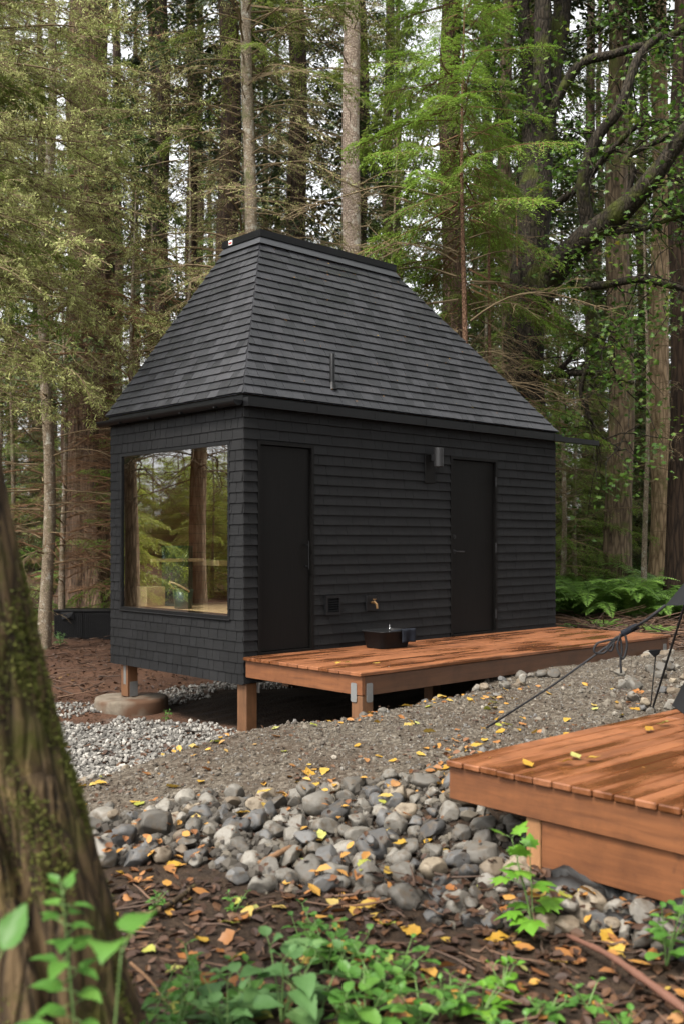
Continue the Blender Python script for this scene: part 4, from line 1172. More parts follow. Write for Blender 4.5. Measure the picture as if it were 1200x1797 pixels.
under('young_hemlock', 'dull green hemlock at the far left edge behind the mossy trunk', 20, 22.0, CR['low_b'], 1.0, rz=5.1)

# maple: dark limbs from one bole, moss, big leaves
def maple():
    d0 = 17.2
    t = thing('maple_tree', 'dark many limbed bigleaf maple with mossy curving boughs behind the right roof slope', 'tree', (X(925, d0), d0, hz(X(925, d0), d0)))
    o = Vec(t.location)
    def limb(name, pts, r0, r1, sides=10, n=28):
        q = smooth_path([P(*p) - o for p in pts], n)
        rr = np.linspace(1, 0, n) ** .8 * (r0 - r1) + r1
        rr = rr * (1 + .10 * np.sin(np.arange(n) * 1.3) * .6)
        mb = MB(); mb.tube(q, rr, sides); return mb.obj(name, M['maple_bark'], t, True)
    limb('trunk', [(930, 1090, 17.2), (925, 800, 17.2), (918, 600, 17.2), (928, 480, 17.2), (938, 330, 17.3), (946, 190, 17.4)], .36, .26, 18)
    B = []
    for pts, r0, r1 in (
        ([(950, 260, 17.3), (968, 120, 17.5), (985, 20, 17.6), (1000, -160, 17.8)], .20, .13),
        ([(944, 250, 17.3), (950, 120, 17.2), (952, 0, 17.1), (955, -160, 17)], .17, .12),
        ([(938, 280, 17.3), (928, 160, 17.6), (922, 60, 17.7), (905, -80, 18)], .15, .08),
        ([(925, 560, 17.2), (975, 470, 16.8), (1030, 415, 16.4), (1095, 365, 16.0), (1150, 305, 15.6), (1215, 210, 15.2)], .26, .10),
        ([(1035, 415, 16.4), (1022, 330, 16.2), (1042, 250, 16.1), (1085, 190, 16), (1120, 100, 16), (1160, 60, 16)], .12, .05),
        ([(940, 380, 17.3), (1000, 340, 16.9), (1040, 300, 16.7), (1075, 260, 16.5), (1130, 215, 16.2), (1200, 215, 16)], .07, .03),
        ([(1008, 505, 16.6), (1060, 500, 16.4), (1120, 490, 16.2), (1170, 500, 16), (1230, 515, 16)], .07, .04),
        ([(965, 660, 17.2), (1005, 655, 16.6), (1060, 655, 16.2), (1110, 672, 15.8)], .06, .03),
        ([(930, 690, 17.2), (990, 640, 16.9), (1012, 610, 16.8), (1062, 580, 16.6)], .05, .015),
        ([(950, 230, 17.3), (1010, 120, 17.0), (1075, 95, 16.8), (1160, 70, 16.5), (1215, 40, 16.3)], .09, .05),
        ([(938, 300, 17.3), (900, 240, 17.5), (872, 180, 17.6), (850, 60, 17.8)], .06, .03),
        ([(1030, 640, 16.4), (1018, 690, 16.3), (1050, 760, 16.2), (1090, 790, 16.1)], .035, .012),
        ([(1095, 365, 16.0), (1110, 300, 15.9), (1100, 275, 15.9), (1160, 245, 15.8), (1205, 215, 15.7)], .05, .03),
        ([(1062, 410, 16.2), (1130, 400, 16.0), (1190, 380, 15.9), (1240, 372, 15.8)], .05, .02)):
        limb('limb', pts, r0, r1); B.append(smooth_path([P(*p) for p in pts], 30))
    rng = np.random.default_rng(77)
    tw = MB(); q = []; tips = []
    for b in B:
        for i in range(16):
            s = b[rng.integers(6, 30)]; dirv = unit(rng.normal(0, 1, 3) + np.array([0, -.2, .1])); l = rng.uniform(.5, 1.5)
            pts = np.stack([s + dirv * l * u + np.array([0, 0, -.35 * l * u * u]) + rng.normal(0, .03, 3) for u in np.linspace(0, 1, 6)])
            V, Q, _ = tube_arr(pts - np.array(o), np.linspace(.014, .004, 6), 4, False); tw.add(V, Q=Q); tips.append(pts[2:])
    tw.obj('branch', M['maple_bark'], t)
    tips = np.concatenate(tips); n = 19000
    c = tips[rng.integers(0, len(tips), n)] + rng.normal(0, .22, (n, 3))
    keep = rng.random(n) < np.clip(.35 + .6 * wav(c[:, 0], c[:, 2], 1.2, 31), .02, 1)
    c = c[keep]; n = len(c)
    lobes = np.array([(0, 0), (.30, -.05), (.50, .15), (.27, .30), (.52, .62), (.20, .60), (0, 1.0), (-.20, .60), (-.52, .62), (-.27, .30), (-.50, .15), (-.30, -.05)])
    mb = MB(); s = rng.uniform(.045, .10, n)
    nrm = unit(rng.normal(0, .55, (n, 3)) + np.array([0, -.35, 1])); dv = unit(np.cross(nrm, rng.normal(0, 1, (n, 3)))); sd = np.cross(nrm, dv)
    Vv_ = c[:, None] - np.array(o) + s[:, None, None] * (lobes[None, :, 1:2] * dv[:, None] + lobes[None, :, 0:1] * sd[:, None]) - nrm[:, None] * (np.abs(lobes[None, :, 0:1]) * s[:, None, None] * .25)
    k = 12; tri_ = np.array([(0, 1, 3), (1, 2, 3), (0, 3, 5), (3, 4, 5), (0, 5, 6), (0, 6, 7), (0, 7, 9), (7, 8, 9), (0, 9, 11), (9, 10, 11)])
    T = (np.arange(n)[:, None, None] * k + tri_[None]).reshape(-1, 3)
    mb.add(Vv_.reshape(-1, 3), T=T); mb.obj('crown', M['maple_leaf'], t)
maple()

# ---- the wood behind: every tree on its own, shared meshes
rngf = np.random.default_rng(99)
far_lab = {'fir_a': 'tall dark fir deep in the wood behind the cabin', 'fir_b': 'bushy mid green fir deep in the wood behind the cabin', 'fir_c': 'bare stemmed dark fir deep in the wood behind the cabin',
           'cedar_a': 'drooping dark cedar deep in the wood behind the cabin', 'cedar_b': 'drooping olive cedar deep in the wood behind the cabin'}
placed = []
def far_tree(x, y, key, bark, sc, lab=None):
    text = lab or far_lab[key]
    tree('conifer_tree', text, x, y, TR['abc'[rngf.integers(3)]], bark, [('crown', CR[key])], text.split(' deep in')[0] + 's', rngf.uniform(0, 6.28), sc)
N_far = 0
while N_far < 41:
    y = rngf.uniform(25, 62); x = rngf.uniform(-.42, .42) * y
    if any((x - a) ** 2 + (y - b) ** 2 < (2.2 + .03 * y) ** 2 for a, b in placed): continue
    placed.append((x, y)); N_far += 1
    key = rngf.choice(['fir_a', 'fir_b', 'fir_c', 'cedar_a', 'cedar_b'], p=[.24, .34, .16, .14, .12])
    far_tree(x, y, key, rngf.choice(['shaded_bark', 'shaded_bark', 'dark_bark']), rngf.uniform(.8, 1.15))
for k in range(46):                              # low growth closing the view between the trunks
    y = rngf.uniform(27, 50); x = (-.40 + .80 * (k + rngf.uniform(0, 1)) / 46) * y
    key = ['low_a', 'low_b', 'low_a'][k % 3]
    tree('young_conifer', {'low_a': 'low dark conifer filling the gaps between far trunks', 'low_b': 'low olive conifer filling the gaps between far trunks'}[key], x, y, TRL, 'dark_bark', [('crown', CR[key])], {'low_a': 'dark undergrowth conifers', 'low_b': 'olive undergrowth conifers'}[key], rngf.uniform(0, 6.28), rngf.uniform(.9, 1.5))

# ---- trees the window mirrors, and unseen conifers added to keep sky light off the long wall
MIRC = dead_crown(58, 3.2, 11, 80, 2.4, 'dead', 'dark_needle', (4, 9), 14, 1.6)
for px, lab, wx in (((-11.5, 12.9), 'reddish trunk outside the picture mirrored at the far side of the window', .19), ((-12.5, 14.6), 'reddish trunk outside the picture mirrored in the middle of the window', .16), ((-12.4, 17.6), 'thinner reddish trunk outside the picture mirrored near the window edge', .13)):
    tree('cedar_tree', lab, px[0], px[1], trunk_mesh('trunk', 22, wx, 200 + int(wx * 100), 1.3, .04, 8, 20, .3), 'light_fir_bark', [('crown', MIRC)], None, wx * 7)
for k in range(44):
    x = -19 - rngf.uniform(0, 18); y = 9.5 + k * .34 + rngf.uniform(-1.2, 1.2)
    if False:
        far_tree(x, y, ['fir_c', 'cedar_b', 'fir_b', 'fir_a'][k // 11], 'cedar_bark', 1, lab='mirrored fir standing left of the clearing')
    else:
        tree('leafy_shrub', 'sunlit leafy young tree left of the clearing, mirrored in the window', x, y, TRL, 'young_bark', [('crown', CR['low_d'])], 'mirrored young trees', rngf.uniform(0, 6), rngf.uniform(.6, 1.0))
for k, (x, y) in enumerate(((9, 9), (8.2, 13), (7.6, 6), (7.5, 2), (6.4, -1.5), (9.5, 4), (11, -4), (12, 16), (-12, 2), (6, -12), (-8, -16))):
    far_tree(x, y, ['cedar_a', 'fir_b', 'cedar_b'][k % 3], 'cedar_bark', .9, lab='unseen big conifer added to block light around the camera')

# ---- mossy trunk close to the lens
def near_trunk():
    d = 2.75; z0 = hz(-.9, d)
    ys = [-400, 0, 300, 500, 650, 720, 800, 884, 980, 1072, 1189, 1330, 1446, 1587, 1680, 1797, 2000]
    ex = [-125, -105, -74, -48, -18, -6, 4, 16, 33, 52, 82, 108, 140, 178, 201, 219, 280]      # right edge in photograph pixels
    zz = np.array([EYE - (a - HY) / F * d for a in ys])[::-1]; xr = np.array([X(a, d + .22) for a in ex])[::-1]
    t = thing('mossy_tree', 'thick blurred mossy old trunk close to the camera on the left', 'tree', (-1.05, d + .2, z0))
    S = 120; zs = np.concatenate([np.linspace(zz[0], 2.4, 170), np.linspace(2.42, zz[-1], 30)]); a = np.linspace(0, 2 * np.pi, S, endpoint=False)
    V = np.zeros((len(zs), S, 3))
    for i, z in enumerate(zs):
        r = .235 + .10 * math.exp(-(z - .2) / .35) ; xe = np.interp(z, zz, xr); cx = xe - r
        g = np.zeros(S)
        for j, th in enumerate(a):
            n1 = mnoise.noise(Vec((math.cos(th) * 1.6, math.sin(th) * 1.6, z * .55 + 3))); n2 = mnoise.fractal(Vec((math.cos(th) * 6, math.sin(th) * 6, z * 2.2)), .9, 2, 4)
            n3 = 1 - abs(mnoise.noise(Vec((math.cos(th) * 3.3, math.sin(th) * 3.3, z * .5))))
            g[j] = .16 * n1 + .045 * n2 + .06 * (n3 - .8)
        groove = -.48 * np.exp(-((a - 4.45 - .12 * math.sin(z * 1.5)) / .16) ** 2) * sstep(.75, .95, z) - .30 * np.exp(-((a - 5.25 + .1 * z) / .12) ** 2)
        rad = r * (1 + g + groove)
        cx = xe - float((rad * np.cos(a)).max())
        V[i, :, 0] = cx + rad * np.cos(a); V[i, :, 1] = d + .22 + rad * np.sin(a); V[i, :, 2] = z
    V -= np.array([-1.05, d + .2, z0])
    n = len(zs); i = np.arange(n - 1)[:, None] * S; j = np.arange(S)[None]; j2 = (j + 1) % S
    Q = np.stack([i + j, i + j2, i + S + j2, i + S + j], -1).reshape(-1, 4)
    MB().add(V.reshape(-1, 3), Q=Q).obj('trunk', M['mossy_bark'], t, True)
    rng = np.random.default_rng(5)                                   # moss cushions on the side facing the cabin
    m = 34000; ii = rng.integers(0, n, m); jj = np.where(rng.random(m) < .8, (rng.normal(-6, 13, m)).astype(int) % S, rng.integers(0, S, m))
    p = V.reshape(n, S, 3)[ii, jj]; keep = rng.random(m) < np.clip(wav(p[:, 2] * 2, jj / 9.0, 1.0, 61) * 1.6 + .05, 0, 1); p = p[keep]; jj = jj[keep]; m = len(p)
    out = np.stack([np.cos(a[jj]), np.sin(a[jj]), np.zeros(m)], -1); dv = unit(out + rng.normal(0, .7, (m, 3))); sv_ = unit(np.cross(dv, rng.normal(0, 1, (m, 3))))
    m_leaf('moss', [(0, (.045, .055, .010)), (.5, (.085, .095, .016)), (1, (.14, .145, .03))], .2, .9)
    MB().quads(diamonds(p - out * .002, dv, sv_, rng.uniform(.008, .022, m), rng.uniform(.004, .008, m))).obj('moss', M['moss'], t)
near_trunk()
mb = MB(); p = P(136, 1440, 3.5)
mb.tube(smooth_path([(-.055, 0, .13), (-.02, .0, .05), (.015, 0, -.03), (.04, .01, -.12)], 10), [.012, .022, .026, .016, .02, .026, .022, .024, .018, .008], 7)
o = mb.obj('bark_slab', M['red_slab'], None, True); o.location = p; o.scale = (1, .35, 1)
tag(o, 'splintered reddish slab of wood leaning behind the mossy trunk', 'wood slab')

# ------------------------------------------------------------------ stones
def icosphere(sub):
    import bmesh
    bm = bmesh.new(); bmesh.ops.create_icosphere(bm, subdivisions=sub, radius=1)
    V = np.array([v.co[:] for v in bm.verts]); T = np.array([[v.index for v in f.verts] for f in bm.faces]); bm.free()
    return V, T
ICO3, ICO1 = icosphere(4), icosphere(1)

def rock_shape(seed):
    rng = np.random.default_rng(seed); V, T = ICO3; V = V.copy()
    for k in range(rng.integers(7, 13)):                 # broken flats, then rounded by wear
        n = unit(rng.normal(0, 1, 3)); h = rng.uniform(.54, .9); dd = V @ n
        V = V - np.clip(dd - h, 0, None)[:, None] * n * .93
    V *= np.array([1, rng.uniform(.62, .92), rng.uniform(.48, .8)])
    nz = np.array([mnoise.fractal(Vec(v * 1.7 + seed * 3.1), .9, 2, 3) for v in V])
    return V * (1 + .07 * nz[:, None]), T
ROCKS = {}
for cname in ('grey_rock', 'tan_rock', 'slate_rock'):
    ROCKS[cname] = [MB().add(*[(lambda r: r[0])(rock_shape(40 + k))], T=ICO3[1]).mesh('rock', M[cname], True) for k in range(10)]
ROCK_LAB = {
 ('bank', 'grey_rock'): ('smooth grey river rock in the stone bank before the cabin', 'grey rocks of the stone bank'),
 ('bank', 'tan_rock'): ('warm tan river rock in the stone bank before the cabin', 'tan rocks of the stone bank'),
 ('bank', 'slate_rock'): ('dark blue grey river rock in the stone bank before the cabin', 'slate rocks of the stone bank'),
 ('edge', 'grey_rock'): ('grey stone lining the gravel edge below the cabin deck', 'grey stones edging the gravel'),
 ('edge', 'tan_rock'): ('tan stone lining the gravel edge below the cabin deck', 'tan stones edging the gravel'),
 ('edge', 'slate_rock'): ('dark slate stone lining the gravel edge below the cabin deck', 'slate stones edging the gravel'),
 ('heap', 'grey_rock'): ('grey stone in the small heap by the black tent foot', 'grey stones heaped by the tent'),
 ('heap', 'tan_rock'): ('tan stone in the small heap by the black tent foot', 'tan stones heaped by the tent'),
 ('heap', 'slate_rock'): ('dark slate stone in the small heap by the black tent foot', 'slate stones heaped by the tent')}
# a height map of what already lies there lets the stones pile on each other
GX0, GY0, GS = -4.0, 3.6, .015
gx = np.arange(GX0, 5.0, GS); gy = np.arange(GY0, 11.5, GS)
GX, GY = np.meshgrid(gx, gy, indexing='ij'); HM = height(GX, GY)
def drop(x, y, r, flat, sink=.35):
    i0, i1 = np.searchsorted(gx, (x - r, x + r)); j0, j1 = np.searchsorted(gy, (y - r, y + r))
    if i1 <= i0 or j1 <= j0: return hz(x, y)
    sub = HM[i0:i1, j0:j1]; rr = np.hypot(GX[i0:i1, j0:j1] - x, GY[i0:i1, j0:j1] - y) / r
    ins = rr < .8
    base = float(np.percentile(sub[ins], 55)) if ins.any() else hz(x, y)
    zc = base + r * flat * (1 - sink)
    HM[i0:i1, j0:j1] = np.where(rr < 1, np.maximum(sub, zc + r * flat * np.sqrt(np.clip(1 - rr ** 2, 0, 1))), sub)
    return zc
rngs = np.random.default_rng(314)
n_rock = 0
def put_rock(x, y, r, where, sink=.35):
    global n_rock
    k = rngs.choice(['grey_rock', 'tan_rock', 'slate_rock'], p=[.55, .2, .25])
    me = ROCKS[k][rngs.integers(10)]; flat = .62
    z = drop(x, y, r * .92, flat, sink)
    lab, grp = ROCK_LAB[(where, k)]
    o = link('river_rock', me); o.location = (x, y, z)
    o.rotation_euler = (rngs.normal(0, .45), rngs.normal(0, .45), rngs.uniform(0, 6.28)); o.scale = (r, r * rngs.uniform(.85, 1.1), r * rngs.uniform(.85, 1.15))
    tag(o, lab, 'rock', grp); n_rock += 1

def in_deck2(x, y, mg=0.0):
    dx, dy = x - C2.x, y - C2.y
    a, b = dx * UX + dy * UY, -dx * UY + dy * UX
    return a > mg and b < mg
def bank_ok(x, y):
    px = CX + F * x / y
    top = 6.32 + .10 * math.sin(x * 5) - .30 * max(0, -x - .9)
    bot = 4.86 - .50 * max(0, x - .0) + .42 * max(0, -x - .0) + .08 * math.sin(x * 7 + 1)
    if not (bot < y < top): return False
    if x < -1.75 or x > 1.55: return False
    dx, dy = x - C2.x, y - C2.y; a, b = dx * UX + dy * UY, -dx * UY + dy * UX
    if a > .45 and b < 0: return False
    if a > -.04 and b < -.60: return False
    return True
pts = []
tries = 0
while len(pts) < 245 and tries < 40000:
    tries += 1
    x, y = rngs.uniform(-1.8, 1.6), rngs.uniform(4.0, 6.5)
    if not bank_ok(x, y): continue
    r = float(np.clip(rngs.lognormal(-2.56, .36), .04, .14))
    sp = .70 if len(pts) < 200 else .45
    if any((x - a) ** 2 + (y - b) ** 2 < ((r + q) * sp) ** 2 for a, b, q in pts): continue
    pts.append((x, y, r))
for x, y, r in sorted(pts, key=lambda p: -p[2]): put_rock(x, y, r, 'bank')
# stones along the lip of the gravel, beside the pit under the deck
for k in range(24):
    s = -3.1 + 4.0 * k / 23 + rngs.normal(0, .05); m = 1.72 + rngs.normal(.02, .10)
    x, y = P0.x + UX * s + UY * m, P0.y + UY * s - UX * m
    put_rock(x, y, float(np.clip(rngs.lognormal(-3.05, .35), .03, .10)), 'edge', .5)
for k in range(13):
    p = P(rngs.uniform(832, 915), 0, 1); s = rngs.uniform(1.35, 2.45); m = 1.80 + abs(rngs.normal(0, .16))
    x, y = P0.x + UX * s + UY * m, P0.y + UY * s - UX * m
    put_rock(x, y, float(np.clip(rngs.lognormal(-2.75, .35), .04, .12)), 'edge', .35)
for k in range(6):
    s = rngs.uniform(4.4, 5.6); m = 1.78 + abs(rngs.normal(0, .06))
    put_rock(P0.x + UX * s + UY * m, P0.y + UY * s - UX * m, rngs.uniform(.05, .10), 'edge', .4)
for k in range(30):
    d = rngs.uniform(8.5, 10.9); px = rngs.uniform(1085, 1212)
    put_rock(X(px, d), d, float(np.clip(rngs.lognormal(-2.75, .3), .04, .12)), 'heap', .3)

def small_bank():
    rng = np.random.default_rng(8); xy = np.stack([rng.uniform(-1.8, 1.7, 9000), rng.uniform(4.0, 6.5, 9000)], 1)
    return xy[np.array([bank_ok(a, b) for a, b in xy])][:1300]
# gravel: nobody could count it
def pebbles(name, pts, rmin, rmax, mat, seed, sink=.3):
    rng = np.random.default_rng(seed); V0, T0 = ICO1; n = len(pts)
    r = rng.uniform(rmin, rmax, n) * rng.uniform(.6, 1.2, n)
    A = unit(rng.normal(0, 1, (n, 3))); B = unit(np.cross(A, rng.normal(0, 1, (n, 3)))); Cc = np.cross(A, B)
    sc = np.stack([rng.uniform(.8, 1.3, n), rng.uniform(.6, 1.0, n), rng.uniform(.5, .9, n)], 1)
    jit = 1 + rng.normal(0, .10, (n, len(V0), 1))
    Vs = V0[None] * sc[:, None] * r[:, None, None] * jit
    Vw = Vs[..., 0:1] * A[:, None] + Vs[..., 1:2] * B[:, None] + Vs[..., 2:3] * Cc[:, None]
    z = height(pts[:, 0], pts[:, 1]) + r * (.6 - sink)
    Vw = Vw + np.stack([pts[:, 0], pts[:, 1], z], 1)[:, None]
    T = (np.arange(n)[:, None, None] * len(V0) + T0[None]).reshape(-1, 3)
    o = MB().add(Vw.reshape(-1, 3), T=T).obj(name, M[mat]); return kind(o, 'stuff')
def scatter(n, box, ok, seed):
    rng = np.random.default_rng(seed); p = np.stack([rng.uniform(box[0], box[1], n), rng.uniform(box[2], box[3], n)], 1)
    return p[ok(p[:, 0], p[:, 1], rng)]
pebbles('bank_gravel', small_bank(), .018, .050, 'bank_pebble', 12, .25)
def path_ok(x, y, rng):
    s, w = uv_of(x, y); m = -w - 1.72
    return (m > -.12 + rng.normal(0, .12, len(x))) & (y > 5.9 + .1 * np.sin(x * 5)) & (s < 9) & (s > -5) & (y < 14)
g1 = scatter(60000, (-3.2, 5.0, 4.6, 12.0), path_ok, 1)
kind(pebbles('path_gravel', g1, .004, .011, 'path_pebble', 2), 'stuff')
g2 = scatter(2600, (-3.2, 5.0, 4.6, 12.0), path_ok, 5)
pebbles('path_gravel', g2, .011, .022, 'path_pebble', 6)
g4 = g2[wav(g2[:, 0], g2[:, 1], .7, 77) > .45]
pebbles('path_gravel', g4 + .01, .02, .038, 'path_pebble', 16)
def pale_ok(x, y, rng):
    s, w = uv_of(x, y); m = -w - 1.72; nz = wav(x, y, .6, 9) * .12
    a = (m < -.15 + rng.normal(0, .06, len(x))) & (np.abs(w - .2 + (s + .9) * .55 + nz * 3) < 1.75 + rng.normal(0, .15, len(x))) & (s < .12 + nz * 3) & (s > -3.0)
    b = (np.abs(w - 2.75 + nz * 2) < .38) & (s > -.9) & (s < 4.2)
    return a | b
g3 = scatter(30000, (-6, 2.5, 7.0, 16.0), pale_ok, 3)
pebbles('pale_gravel', g3, .014, .030, 'pale_pebble', 4, .15)

# ------------------------------------------------------------------ fallen leaves
def leaf_mesh(name, mat, seed, lobed=False):
    rng = np.random.default_rng(seed); nu = 9; V = []
    cv, fold = rng.uniform(-.35, .35), rng.uniform(.0, .3)
    for i in range(nu):
        u = i / (nu - 1); w = .36 * math.sin(math.pi * u ** .75) * (1 - .25 * u) * (1 + (.12 * (-1) ** i))
        z = cv * .5 * (u - .5) ** 2 + .03 * math.sin(u * 9 + seed)
        for s in (-1, 0, 1): V.append((u - .5, s * w, z + abs(s) * fold * w + rng.normal(0, .012)))
    Q = [(i * 3 + j, i * 3 + j + 3, i * 3 + j + 4, i * 3 + j + 1) for i in range(nu - 1) for j in range(2)]
    mb = MB(); mb.add(V, Q=Q); mb.add([(-.5, 0, cv * .12), (-.72, .02, cv * .2), (-.72, .04, cv * .2), (-.5, .015, cv * .12)], Q=[(0, 1, 2, 3)])
    return mb.mesh(name, M[mat], True)
LEAF = {c: [leaf_mesh('leaf', c, 5 + k) for k in range(5)] for c in ('yellow_leaf', 'orange_leaf', 'green_yellow_leaf')}
LEAF_W = {'yellow_leaf': 'yellow', 'orange_leaf': 'orange brown', 'green_yellow_leaf': 'greenish yellow'}
rngl = np.random.default_rng(55)
def put_leaf(x, y, z, size, where, c=None, lab=None, flatn=.25):
    c = c or rngl.choice(['yellow_leaf', 'orange_leaf', 'green_yellow_leaf'], p=[.5, .3, .2])
    o = link('fallen_leaf', LEAF[c][rngl.integers(5)]); o.location = (x, y, z + .012)
    o.rotation_euler = (rngl.normal(0, flatn), rngl.normal(0, flatn), rngl.uniform(0, 6.28)); o.scale = (size,) * 3
    tag(o, lab or f'{LEAF_W[c]} fallen leaf lying {where}', 'leaf', None if lab else f'{LEAF_W[c]} leaves lying {where}')
def hm(x, y):
    i = int(np.clip((x - GX0) / GS, 0, len(gx) - 1)); j = int(np.clip((y - GY0) / GS, 0, len(gy) - 1))
    return max(float(HM[i, j]), hz(x, y)) if (GX0 < x < 4.9 and GY0 < y < 11.4) else hz(x, y)
def field(n, f, where, s0=.045, s1=.085):
    k = 0
    while k < n:
        x, y = f()
        if in_deck2(x, y, .02): continue
        put_leaf(x, y, hm(x, y), rngl.uniform(s0, s1), where); k += 1
def f_path():
    while True:
        px, d = rngl.uniform(130, 1130), rngl.uniform(6.3, 9.8); x = X(px, d); s, w = uv_of(x, d)
        if -w - 1.80 > 0: return x, d
field(92, f_path, 'on the grey gravel path', .06, .11)
def f_drift():
    px = rngl.normal(990, 55); py = 1258 - (px - 990) * .06 + rngl.normal(0, 13); d = 6.9 + rngl.normal(0, .28)
    return X(px, d), d
field(52, f_drift, 'in the drift against the far edge of the near deck', .06, .10)
def f_bank():
    d = rngl.uniform(4.9, 6.3); return X(rngl.uniform(170, 880), d), d
field(34, f_bank, 'among the river rocks of the bank', .06, .11)
def f_soil():
    d = rngl.uniform(3.3, 4.85); return X(rngl.uniform(190, 1200), d), d
field(96, f_soil, 'on the dark soil before the stone bank', .06, .125)
for (px, py, c, lab) in ((1040, 1337, 'yellow_leaf', 'curled yellow leaf with a long tail on the near deck planks'), (1008, 1332, 'green_yellow_leaf', 'small pale green leaf touching a cream one on the near deck'), (990, 1343, 'yellow_leaf', 'cream leaf lying flat on the near deck planks'),
                    (924, 1346, 'yellow_leaf', 'small round golden leaf near the front edge of the near deck'), (1137, 1285, 'yellow_leaf', 'yellow orange leaf near the back of the near deck'), (1162, 1275, 'green_yellow_leaf', 'pale green leaf standing up at the back of the near deck'), (1112, 1250, 'yellow_leaf', 'thin yellow leaf on the far rim of the near deck'), (836, 1314, 'yellow_leaf', 'little pale leaf at the corner of the near deck')):
    d = (EYE - DECK_Z) * F / (py - HY); put_leaf(X(px, d), d, DECK_Z + .010, .085, '', c, lab, .18)
for (px, py, c, lab) in ((608, 1166, 'green_yellow_leaf', 'small green leaf on the cabin deck near its front corner'), (660, 1168, 'yellow_leaf', 'yellow leaf on the front board of the cabin deck'), (594, 1167, 'yellow_leaf', 'cream leaf on the cabin deck beside the small green one')):
    d = (EYE - DECK_Z) * F / (py - HY); put_leaf(X(px, d), d, DECK_Z + .010, .085, '', c, lab, .1)

# brown litter: one mass
def litter(name, n, f, s0, s1, seed, mat='litter_leaf', lift=.006):
    rng = np.random.default_rng(seed); xy = f(rng, n); n = len(xy)
    z = np.array([hm(a, b) for a, b in xy]) + lift + rng.uniform(0, .012, n)
    s = rng.uniform(s0, s1, n); az = rng.uniform(0, 6.28, n)
    nrm = unit(np.stack([rng.normal(0, .35, n), rng.normal(0, .35, n), np.ones(n)], 1)); dv = unit(np.cross(nrm, np.stack([np.cos(az), np.sin(az), np.zeros(n)], 1))); sd = np.cross(nrm, dv)
    prof = [(-.5, 0), (-.22, .26), (.15, .30), (.5, 0), (.15, -.30), (-.22, -.26)]; fold = rng.uniform(-.2, .6, n)
    V = np.stack([np.stack([xy[:, 0], xy[:, 1], z], 1) + dv * (a * s)[:, None] + sd * (b * s)[:, None] + nrm * (abs(b) * s * fold)[:, None] for a, b in prof], 1)
    k = np.arange(n)[:, None, None] * 6
    Q = (k + np.array([(0, 1, 2, 3), (0, 3, 4, 5)])[None]).reshape(-1, 4)
    o = MB().add(V.reshape(-1, 3), Q=Q).obj(name, M[mat]); return kind(o, 'stuff')
def lf1(rng, n):
    d = rng.uniform(2.9, 5.0, n) ; x = rng.uniform(-.42, .40, n) * d
    return np.stack([x, d], 1)[~np.array([in_deck2(a, b, .3) for a, b in zip(x, d)])]
litter('leaf_litter', 3000, lf1, .025, .08, 1)
def lf1b(rng, n):
    p = lf1(rng, n); return p[rng.random(len(p)) < np.clip(wav(p[:, 0], p[:, 1] * .7, .6, 45) * 1.4 + .15, 0, 1)]
litter('leaf_litter', 480, lf1b, .045, .10, 10, 'drift_leaf', .014)
def lf2(rng, n):
    d = rng.uniform(4.5, 10, n); x = rng.uniform(-.36, .36, n) * d; s, w = uv_of(x, d); ok = (-w - 1.8 > 0) & ~np.array([in_deck2(a, b, .02) for a, b in zip(x, d)])
    return np.stack([x, d], 1)[ok]
litter('leaf_litter', 2200, lf2, .018, .045, 2)
def lf2b(rng, n):
    p = lf2(rng, n); return p[rng.random(len(p)) < np.clip(wav(p[:, 0], p[:, 1] * .7, .8, 44) * 1.3 - .1, 0, 1)]
litter('leaf_litter', 2600, lf2b, .035, .075, 9, 'drift_leaf')
def lf3(rng, n):
    d = rng.uniform(9, 24, n) ; x = rng.uniform(-.40, .42, n) * d; s, w = uv_of(x, d); ok = ~((s > -.3) & (s < 5.6) & (w > -1.8) & (w < 2.9)) & ((s > 5.4) | (w > -1.4))
    return np.stack([x, d], 1)[ok]
litter('leaf_litter', 9000, lf3, .03, .09, 3)
def twigs(name, n, f, l0, l1, seed, r=.004):
    rng = np.random.default_rng(seed); xy = f(rng, n); mb = MB()
    for a, b in xy:
        l = rng.uniform(l0, l1); az = rng.uniform(0, 6.28); z = hm(a, b) + .012; tl_ = rng.normal(0, .12)
        p = np.array([[a + math.cos(az) * l * t + rng.normal(0, l * .03), b + math.sin(az) * l * t + rng.normal(0, l * .03), z + abs(tl_) * l * t + rng.normal(0, .006)] for t in (0, .35, .7, 1)])
        V, Q, _ = tube_arr(p, np.array([1.2, 1, .8, .4]) * r * rng.uniform(.6, 1.5), 4, False); mb.add(V, Q=Q)
    return kind(mb.obj(name, M['twig']), 'stuff')
twigs('twig_litter', 190, lf1, .05, .35, 4, .0045)
def tw2(rng, n):
    d = rng.uniform(13, 21, n); px = rng.uniform(975, 1230, n); return np.stack([(px - CX) / F * d, d], 1)
twigs('twig_litter', 1000, tw2, .3, 1.3, 5, .009)
def tw3(rng, n):
    d = rng.uniform(12, 22, n); px = rng.uniform(60, 200, n); return np.stack([(px - CX) / F * d, d], 1)
twigs('twig_litter', 160, tw3, .1, .5, 6, .006)

